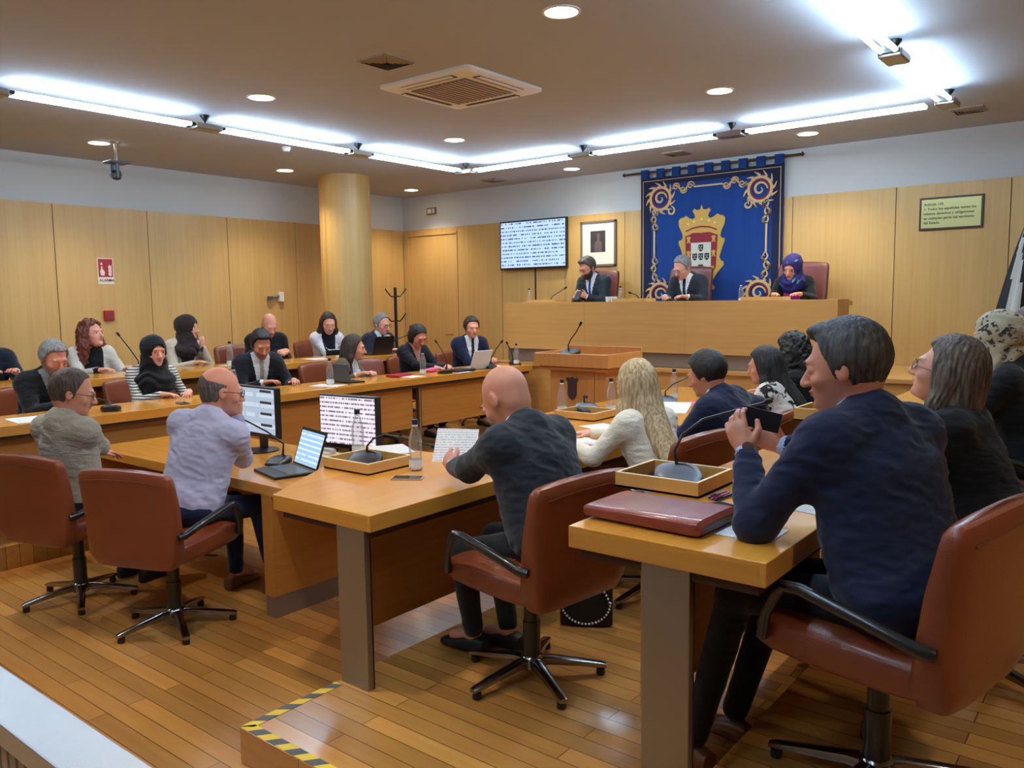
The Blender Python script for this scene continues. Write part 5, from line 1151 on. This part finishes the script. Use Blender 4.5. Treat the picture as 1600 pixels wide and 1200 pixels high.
# ------------------------------------------------------------------ the people
def atd(x, y, t): v = (CF+(x-800)/FPX*CR-(y-600)/FPX*CU)*t; return A_(v[0], v[1], v[2]+EYE)
def oz(x, y, z): p = onz(x, y, z); return A_(p.x, p.y, p.z)
def onx(x, y, X_): v = CF+(x-800)/FPX*CR-(y-600)/FPX*CU; v = v*(X_/v[0]); return A_(v[0], v[1], v[2]+EYE)
def ony(x, y, Y_): v = CF+(x-800)/FPX*CR-(y-600)/FPX*CU; v = v*(Y_/v[1]); return A_(v[0], v[1], v[2]+EYE)
W_ = lambda p, **k: dict(w=tuple(p), rel=False, **k)
c_ = lambda *col, **k: cm('c', tuple(col), **k)
NAVY = c_(22, 30, 58, bump=.3, scale=7); CHAR = c_(40, 44, 50, bump=.3, scale=7); BLK = c_(18, 19, 22, bump=.35); DKN = c_(24, 30, 46); WHT = c_(222, 226, 232, bump=.1); TRB = c_(22, 24, 32)
H_BLK = cm('h', (12, 11, 12), (34, 30, 30)); H_DBR = cm('h', (34, 24, 20), (66, 48, 38)); H_GREY = cm('h', (96, 94, 94), (150, 148, 146)); H_RED = cm('h', (84, 34, 18), (136, 66, 40)); H_BLND = cm('h', (156, 126, 84), (222, 198, 152)); H_BRG = cm('h', (60, 48, 42), (122, 104, 88)); H_SALT = cm('h', (40, 38, 38), (84, 80, 76))
def seat_of(info, yaw, label, dx=0, dy=0, high=False, back=.0):
    r = info['root']; return chair(r[0]+dx+math.sin(R(yaw))*back, r[1]+dy-math.cos(R(yaw))*back, r[2], yaw, label, G1 if not high else 'wine leather chairs on the dais', high)
far = .0095
# --- rear left row
Z2 = .32; X2 = -8.3
p, i = person('p', 'person in a navy jacket at the left picture edge, only the arm in view', onx(-22, 528, X2), Z2, -90, hyaw=-100, cols=dict(main=DKN), h=far, hc=H_DBR)
seat_of(i, -90, 'brown chair behind the person at the left picture edge')
p, i = person('p', 'red-haired person with long curls, cream jacket over black', onx(143, 522, X2), Z2, -90, tyaw=-98, hyaw=-68, hp=-8, skincol=(226, 172, 148), female=True, cols=dict(main=c_(214, 206, 190), shirt=BLK, open=True, notie=1, vz=.12, vs=.42), top='jacket', trous=BLK, hair='long curly', hc=H_RED, hairlen=.26, ht=.02, h=far, eyes='open', L=dict(w=(-.2, .42, .80)), Rh=dict(w=(.1, .45, .80)))
seat_of(i, -90, 'brown chair of the red-haired person')
p, i = person('p', 'person in a dark brown headscarf and cream cardigan, hand under the chin', onx(292, 512, X2), Z2, -90, tyaw=-84, hyaw=-52, hp=2, skincol=(218, 168, 140), female=True, cols=dict(main=c_(206, 194, 172, fine=60), open=True, notie=1, shirt=cm('c', (70, 58, 54)), vz=.1, vs=.35), top='coat', trous=BLK, hair='hijab', hc=c_(46, 36, 36, bump=.4), h=far, L=W_(onx(316, 541, X2+.13), n=(0, -1, 0), c=.9, d=(0, .1, 1)), Rh=dict(w=(.05, .44, .80)))
seat_of(i, -90, 'brown chair of the person in the dark brown headscarf', dy=.12)
p, i = person('p', 'heavy bald person in a black sweater, hands joined on the rear desk', onx(421, 508, X2), Z2, -90, tyaw=-100, hyaw=-105, hp=28, skincol=(222, 164, 136), cols=dict(main=BLK, collar=True), top='sweater', trous=BLK, hair='bald', fat=1.28, bw=1.16, hs=1.1, stub=skin((176, 130, 112)), eyes='closed', h=far, L=dict(w=(-.03, .38, .82), n=(.6, 0, -.6), c=.7), Rh=dict(w=(.05, .36, .84), n=(-.6, 0, -.6), c=.7))
seat_of(i, -90, 'brown chair of the heavy bald person', dy=-.2)
p, i = person('p', 'person with long dark brown hair, white blouse and black waistcoat, at a black laptop', onx(513, 505, X2), Z2, -90, tyaw=-110, hyaw=-116, hp=18, skincol=(222, 170, 144), female=True, cols=dict(main=c_(222, 222, 226), shirt=BLK, open=True, notie=1, vz=-.1, vs=.5), top='blouse', trous=BLK, hair='long', hc=H_DBR, hairlen=.22, h=far, eyes='closed', L=dict(w=(-.16, .42, .80)), Rh=dict(w=(.05, .44, .80)))
seat_of(i, -90, 'brown chair of the long-haired person at the black laptop')
p, i = person('p', 'balding person in glasses and dark suit, fist held to the mouth, before the coat stand', onx(597, 520, -7.95), Z2, -90, tyaw=-92, hyaw=-84, hp=14, lean=10, ts=.88, dz=-.04, skincol=(222, 168, 142), cols=dict(main=DKN, shirt=cm('c', (190, 214, 232))), trous=BLK, hair='reced', hc=H_GREY, glasses=MT['grayp'], h=far, L=W_(onx(606, 538, -7.78), n=(0, -1, .2), c=1.2, d=(0, .3, 1)), Rh=dict(w=(.12, .36, .80)))
seat_of(i, -90, 'brown chair of the balding person in glasses')
# --- front left row
Z1 = .16; X1 = -6.86
p, i = person('p', 'grey-haired person in a black jacket at the left picture edge, head bent forward', onx(84, 560, X1), Z1, -90, tyaw=-88, hyaw=-84, hp=22, skincol=(206, 146, 120), cols=dict(main=BLK, notie=1, shirt=c_(120, 124, 130)), top='jacket', trous=BLK, hair='short', hc=H_GREY, ht=.016, stub=skin((174, 134, 116)), eyes='closed', h=.008, L=dict(w=(-.1, .46, .82)), Rh=dict(w=(.06, .46, .82)))
seat_of(i, -90, 'brown chair of the grey-haired person')
p, i = person('p', 'person in a black headscarf and white striped sweater at the front left desk', onx(240, 549, X1), Z1, -90, tyaw=-100, hyaw=-92, hp=4, skincol=(214, 166, 142), female=True, cols=dict(main=c_(218, 218, 210, stripes=((54, 54, 52), 13)), fold=.004), top='sweater', trous=BLK, hair='hijab', extra='long', hc=c_(15, 16, 20, bump=.5, scale=8), h=.008, L=dict(w=(-.12, .43, .825), d=(.6, .7, 0)), Rh=dict(w=(.12, .42, .825), d=(-.6, .7, 0)), fat=1.06)
seat_of(i, -90, 'brown chair of the person in the black headscarf')
p, i = person('p', 'young dark-haired person in a black suit and striped tie, looking down at the desk', onx(408, 538, X1), Z1, -90, tyaw=-104, hyaw=-108, hp=26, skincol=(198, 142, 112), cols=dict(main=c_(24, 27, 36), tie=cm('c', (196, 190, 176), stripes=((60, 58, 56), 30)), vz=.08, vs=.2), trous=BLK, hair='short quiff', hc=H_BLK, ht=.018, eyes='closed', stub=skin((150, 108, 88)), h=.008, L=dict(w=(-.12, .47, .82), d=(.5, .8, .1)), Rh=dict(w=(.16, .36, .82)))
seat_of(i, -90, 'brown chair of the young person in a striped tie')
p, i = person('p', 'long-haired person in an olive blazer turned away towards the neighbour', onx(553, 546, X1), Z1, -90, tyaw=-62, hyaw=-46, hp=6, skincol=(216, 164, 138), female=True, cols=dict(main=c_(96, 88, 68), notie=1), top='jacket', trous=BLK, hair='long', hc=H_DBR, hairlen=.33, ht=.014, h=.009, lean=24, ts=.9, dz=-.03, L=dict(w=(-.12, .42, .82)), Rh=dict(w=(.1, .44, .82)))
seat_of(i, -80, 'brown chair of the long-haired person in olive')
p, i = person('p', 'person in black with cropped dark hair and red glasses, typing on a silver laptop', onx(653, 525, X1), Z1, -90, tyaw=-98, hyaw=-98, hp=30, skincol=(208, 154, 128), female=True, cols=dict(main=c_(20, 22, 32), collar=True, notie=1, vz=.3, vs=.3, shirt=skin((196, 146, 120)), open=True), top='blouse', trous=BLK, hair='bun', hc=H_BLK, glasses=cm('l', (176, 30, 40), .3), eyes='closed', h=.009, L=dict(w=(-.1, .47, .82)), Rh=dict(w=(.1, .47, .82)))
seat_of(i, -90, 'brown chair of the person in red glasses', dy=.15)
chair(-6.95, 6.28, Z1, -100, 'empty brown chair between the long-haired person and the one in red glasses', G1)
p, i = person('p', 'dark-haired person in a navy suit at the far end of the left row', onx(737, 512, X1), Z1, -95, ts=1.05, tyaw=-112, hyaw=-118, hp=6, skincol=(218, 164, 136), cols=dict(main=NAVY, vz=.06, vs=.2), trous=TRB, hair='short', hc=H_DBR, ht=.015, h=.009, L=dict(w=(-.03, .45, .83), c=.8, d=(.5, .6, .2)), Rh=dict(w=(.06, .44, .83), c=.7))
seat_of(i, -95, 'brown chair of the person in navy at the far end of the left row')
# --- at the clerks' table
p, i = person('p', 'person in a beige-grey sweater and glasses, arms folded on the desk, left foreground', atd(113, 612, 4.75), 0, 12, tyaw=14, hyaw=-24, hp=14, skincol=(206, 150, 122), cols=dict(main=c_(160, 152, 136, bump=.5, fine=220), collar=True), top='sweater', trous=c_(26, 30, 44), hair='reced', hc=cm('h', (46, 36, 30), (92, 74, 60)), ht=.008, glasses=MT['chrome'], h=.007, fat=1.08, Rh=W_(oz(160, 704, .82), pole=(1, -.1, -.6), d=(-1, .2, 0)), L=dict(w=(-.30, .34, .80)))
chair(-4.97, 2.10, 0, 16, 'brown leather swivel chair of the person in the beige-grey sweater', G1)
p, i = person('p', 'balding person in a pale lilac shirt and glasses, chin resting on the right hand', atd(345, 611, 4.6), 0, 14, tyaw=22, ts=1.04, side=9, bw=1.16, hyaw=-16, hp=10, skincol=(206, 148, 120), cols=dict(main=c_(172, 172, 200, bump=.3, scale=7), collar=True, fold=.006), top='shirt', trous=c_(26, 36, 66), shoe='brown_shoe', hair='short ring', hc=cm('h', (60, 52, 48), (110, 98, 90)), ht=.004, stub=skin((192, 138, 114)), glasses=MT['black'], h=.007, fat=1.05, dz=.02, Rh=W_(atd(371, 650, 4.76), pole=(.12, .0, -1), n=(-1, 0, 0), d=(-.1, .2, 1), c=.9), L=dict(w=(-.24, .42, .82)), feet=[(-.12, .42, .09), (.14, .46, .09)])
chair(-4.12, 2.22, 0, 20, 'brown leather swivel chair of the person in the lilac shirt', G1)
# --- middle row
ZA = .14
p, i = person('p', 'bald person in a charcoal suit reading a sheet, seen from behind, middle foreground', atd(790, 607, 3.56), ZA, 90, tyaw=84, hyaw=84, hp=36, skincol=(206, 150, 122), cols=dict(main=CHAR, fold=.006), trous=c_(24, 26, 30), shoe='black', hair='bald', lean=22, h=.0062, fat=1.16, bw=1.12, hs=1.16,
   L=W_(oz(694, 735, .93), e=tuple(oz(738, 768, .93)), d=(-.6, .3, .25), drel=False, c=.7, n=(0, 1, -.2), nrel=False), Rh=W_(oz(735, 705, .96), e=tuple(oz(820, 690, .95)), d=(-.8, -.3, .3), drel=False, c=.6), knees=[(-.12, .38, .49), (.14, .40, .50)], feet=[(-.03, .40, .09), (.1, .30, .09)])
chair(-2.02, 2.66, ZA, 82, 'brown leather swivel chair of the bald person in a charcoal suit', G1)
mb = MB(); c0 = atd(712, 696, 3.93); ax = A_(.55, .25, .0); ax = nrm(ax); up = nrm(A_(-.25, .5, .75))
mb.obox((0, 0, 0), (Vector(ax), Vector(up), Vector(np.cross(ax, up))), (.105, .09, .0008)); o = mb.build('paper_sheet', 'paper'); o.location = tuple(c0); setuv(o, lambda c: (float(np.dot(ax, c))/.21+.5, float(np.dot(up, c))/.3+.5)); tag(o, 'sheet of text held up by the bald person in a charcoal suit', 'paper')
p, i = person('p', 'blonde long-haired person in a cream knitted sweater, seen from behind', onx(993, 603, -2.22), ZA, 90, tyaw=78, hyaw=66, hp=4, skincol=(226, 180, 156), female=True, cols=dict(main=c_(236, 232, 214, fine=110, bump=.3), collar=True), top='sweater', trous=c_(30, 40, 60), hair='long', hc=H_BLND, hairlen=.34, extra='back', ht=.014, h=.0065, L=dict(w=(-.16, .5, .82)), Rh=dict(w=(.14, .5, .82)))
seat_of(i, 84, 'brown leather swivel chair of the blonde person')
p, i = person('p', 'black-haired person in navy leaning left, right arm on a chair back', onx(1104, 585, -2.2), ZA, 90, tyaw=84, hyaw=88, hp=18, side=-6, skincol=(200, 142, 112), cols=dict(main=NAVY), trous=TRB, hair='short', hc=H_BLK, ht=.02, h=.0065, L=dict(w=(-.14, .46, .82)), Rh=W_(onx(1200, 655, -2.05), e=tuple(onx(1212, 628, -1.95)), c=.6))
seat_of(i, 90, 'brown leather swivel chair of the black-haired person in navy')
p, i = person('p', 'person with long straight black hair and a white and black blouse, middle row', onx(1195, 572, -2.25), ZA, 90, tyaw=84, hyaw=92, hp=8, skincol=(206, 152, 126), female=True, cols=dict(main=cm('p', (222, 220, 212), (30, 28, 30), 16, .52)), top='blouse', trous=BLK, hair='long', hc=H_BLK, hairlen=.32, extra='back', ht=.016, h=.0075, L=dict(w=(-.16, .46, .82)), Rh=dict(w=(.14, .46, .82)))
seat_of(i, 90, 'chair of the person in the white and black blouse', back=.02)
p, i = person('p', 'person with a mass of black curls in black clothes, behind the straight-haired one', onx(1237, 552, -2.25), ZA, 90, tyaw=88, hyaw=80, hp=4, skincol=(196, 142, 116), female=True, cols=dict(main=BLK), top='sweater', trous=BLK, hair='long curly', hc=H_BLK, hairlen=.2, ht=.03, h=.008, L=dict(w=(-.16, .46, .82)), Rh=dict(w=(.14, .46, .82)))
seat_of(i, 90, 'chair of the person with black curls')
# --- right foreground row
ZB = .28
p, i = person('p', 'short-haired person in a navy suit with a steel watch, hands raised, right foreground', atd(1322, 572, 2.42), ZB, 76, tyaw=64, hyaw=90, hp=9, skincol=(204, 146, 118), cols=dict(main=NAVY, shirt=cm('c', (168, 186, 222), bump=.1), fold=.0065), trous=c_(18, 20, 30), shoe='brown_shoe', hair='short quiff', hc=H_SALT, ht=.012, h=.0055, fat=1.16, bw=1.12, ts=1.06, hs=1.1, dz=.01, stub=skin((192, 138, 114)), eyem='eyed',
   L=W_(atd(1166, 706, 2.55), pole=(-.5, .0, -1), d=(-.35, .1, .65), drel=False, n=(-.2, 1, .3), nrel=False, c=.55), Rh=W_(atd(1222, 697, 2.86), e=tuple(oz(1335, 745, 1.08)), d=(-.8, -.1, .35), drel=False, n=(0, -1, .3), nrel=False, c=.8), knees=[(-.11, .44, .52), (.13, .44, .52)], feet=[(-.13, .60, -.05), (.12, .62, -.05)])
chair(-.59, 2.46, ZB, 78, 'large brown leather swivel chair in the right foreground', G1)
def watch(i, s, par):
    S_, E, W, sp = i['arms'][s]; v = nrm(W-E); c = W-v*.005; a = nrm(np.cross(v, A_(0, 0, 1))); b = np.cross(a, v)
    MB().tube([tuple(c+a*.031*math.cos(q)+b*.029*math.sin(q)) for q in [2*PI*k/20 for k in range(21)]], .006, 8, flat=1).build('wristwatch', 'steel', par, smooth=True)
    MB().tube([tuple(c+b*.028), tuple(c+b*.037)], .018, 16).build('watch_case', 'chrome', par, smooth=True)
watch(i, -1, p)
t = thing('smartphone', 'black smartphone held in the raised hands of the person in navy', 'phone', tuple(atd(1188, 655, 2.82)), 0); MB().obox((0, 0, 0), (Vector((-.75, -.6, .25)).normalized(), Vector((.2, .1, .97)).normalized(), Vector((-.6, .78, 0)).normalized()), (.07, .034, .005)).build('body', 'blackp', t)
p, i = person('p', 'person with shoulder-length brown hair and glasses in a black sweater, looking up', onx(1482, 582, -.62), ZB, 90, tyaw=86, hyaw=84, hp=-16, skincol=(222, 172, 146), female=True, cols=dict(main=BLK), top='sweater', trous=BLK, hair='long', hc=H_BRG, hairlen=.16, ht=.014, glasses=cm('l', (120, 80, 60), .3), h=.0065, fat=1.1, bw=1.1, L=dict(w=(-.16, .46, .82)), Rh=dict(w=(.14, .46, .82)))
seat_of(i, 84, 'brown leather swivel chair of the person looking up in glasses')
p, i = person('p', 'person in a pale patterned headscarf and black coat at the right picture edge', atd(1561, 524, 4.2), ZB, 90, tyaw=88, hyaw=84, hp=2, lean=15, ts=1.1,  skincol=(220, 168, 142), female=True, cols=dict(main=BLK), top='coat', trous=BLK, hair='hijab', hc=cm('p', (176, 166, 140), (52, 48, 40), 34, .55), h=.0075, bw=1.1, L=dict(w=(-.16, .46, .82)), Rh=dict(w=(.14, .46, .82)))
seat_of(i, 90, 'brown leather swivel chair of the person in the patterned headscarf')
p, i = person('p', 'brown-haired person cut off by the right picture edge, behind the patterned headscarf', atd(1612, 508, 5.2), ZB, 90, hyaw=80, hp=0, lean=14, ts=1.12,  skincol=(218, 166, 140), female=True, cols=dict(main=DKN), top='sweater', trous=BLK, hair='long', hc=cm('h', (70, 50, 48), (110, 84, 78)), hairlen=.12, h=.01)
seat_of(i, 90, 'brown leather swivel chair cut off by the right picture edge')
# --- dais
ZD = .97
p, i = person('p', 'bearded person in glasses and dark grey suit on the dais, looking at a phone', ony(918, 418, 9.02), ZD, 180, tyaw=176, hyaw=160, hp=28, skincol=(206, 152, 126), cols=dict(main=c_(44, 50, 56), tie=cm('c', (40, 70, 130))), trous=BLK, hair='short quiff', hc=cm('h', (40, 34, 30), (96, 84, 72)), beard=cm('h', (30, 24, 22), (60, 50, 44)), glasses=cm('l', (90, 30, 50), .3), eyes='closed', ht=.014, h=far, Rh=dict(w=(.1, .40, .80), n=(-1, 0, .2), c=.7, d=(-.3, .6, .3)), L=dict(w=(-.06, .40, .80), n=(1, 0, .2), c=.7, d=(.3, .6, .3)))
seat_of(i, 180, 'high wine leather chair of the bearded person on the dais', high=True, dx=-.12, dy=-.1)
t = thing('smartphone', 'black smartphone held by the bearded person on the dais', 'phone', tuple(ony(903, 462, 8.62)), 0); MB().obox((0, 0, 0), (Vector((1, 0, 0)), Vector((0, .6, .8)), Vector((0, -.8, .6))), (.035, .07, .005)).build('body', 'blackp', t)
p, i = person('p', 'grey-haired person in glasses and dark suit at the middle of the dais, reading', ony(1066, 418, 9.02), ZD, 180, tyaw=172, hyaw=160, hp=28, skincol=(216, 162, 138), cols=dict(main=c_(38, 42, 48), tie=BLK), trous=BLK, hair='reced', hc=H_GREY, ht=.012, glasses=MT['grayp'], eyes='closed', h=far, Rh=dict(w=(.16, .44, .78)), L=dict(w=(-.12, .42, .78)))
seat_of(i, 180, 'high wine leather chair of the grey-haired person on the dais', high=True, dx=-.14, dy=-.12)
p, i = person('p', 'person in a blue patterned headscarf and black coat over magenta, on the dais', ony(1238, 417, 9.0), ZD, 180, tyaw=182, hyaw=176, hp=24, hr=-8, skincol=(222, 166, 136), female=True, cols=dict(main=BLK, shirt=cm('c', (206, 40, 150)), open=True, notie=1, vz=-.25, vs=.35), top='coat', trous=BLK, hair='hijab', hc=cm('p', (44, 40, 110), (116, 190, 170), 9, .63), eyes='closed', h=far, Rh=dict(w=(.1, .44, .79)), L=dict(w=(-.2, .44, .79)), extra='short')
seat_of(i, 180, 'high wine leather chair of the person in the blue headscarf', high=True, dx=.0, dy=-.12)
# black handbag with a pearl chain
bx, by = oz(935, 905, .14+.1)[:2]
t = thing('handbag', 'black handbag with a white pearl chain standing by the blonde person\'s chair', 'bag', (-2.15, 3.28, .14), R(30))
MB().loft([superloop(w_, .05*k_, 24, 4, lambda a, b, z_=z_: (a, b, z_)) for z_, w_, k_ in ((0, .10, .8), (.01, .13, 1), (.2, .13, .8), (.26, .11, .4), (.27, .1, .2))]).build('body', 'black', t, smooth=True)
mb = MB()
for k in range(44):
    a = 2*PI*k/44; x, z = .12*math.cos(a), .13+.11*math.sin(a)+(-.03 if math.sin(a) > 0 else 0)*math.cos(a)**2; mb.lathe([(.001, -.006), (.0055, -.002), (.0055, .002), (.001, .006)], (x, -.058, z), 8)
mb.build('pearl_chain', 'whitep', t, smooth=True)

# ------------------------------------------------------------------ light and colour
w = bpy.data.worlds.new('world'); bpy.context.scene.world = w; w.use_nodes = True
w.node_tree.nodes['Background'].inputs[0].default_value = (.8, .9, 1, 1); w.node_tree.nodes['Background'].inputs[1].default_value = .0
def area(name, loc, sx, sy, power, col, rot=(0, 0, 0)):
    ld = bpy.data.lights.new(name, 'AREA'); ld.shape = 'RECTANGLE'; ld.size = sx; ld.size_y = sy; ld.energy = power; ld.color = col
    o = bpy.data.objects.new(name, ld); C.objects.link(o); o.location = loc; o.rotation_euler = rot; return o
for o in [o for o in bpy.data.objects if o.get('category') == 'ceiling light']:
    ld = bpy.data.lights.new('downlight_beam', 'SPOT'); ld.energy = 78; ld.color = (1, .88, .72); ld.spot_size = R(120); ld.spot_blend = .8; ld.shadow_soft_size = .09
    s = bpy.data.objects.new('downlight_beam', ld); C.objects.link(s); s.location = o.location+Vector((0, 0, -.03))
sc = bpy.context.scene
sc.view_settings.view_transform = 'Standard'; sc.view_settings.look = 'None'; sc.view_settings.gamma = 1; sc.view_settings.exposure = 0.45
sc.cycles.use_denoising = True; sc.cycles.max_bounces = 8; sc.cycles.diffuse_bounces = 4; sc.cycles.glossy_bounces = 3; sc.cycles.transparent_max_bounces = 12
sc.cycles.sample_clamp_indirect = 6
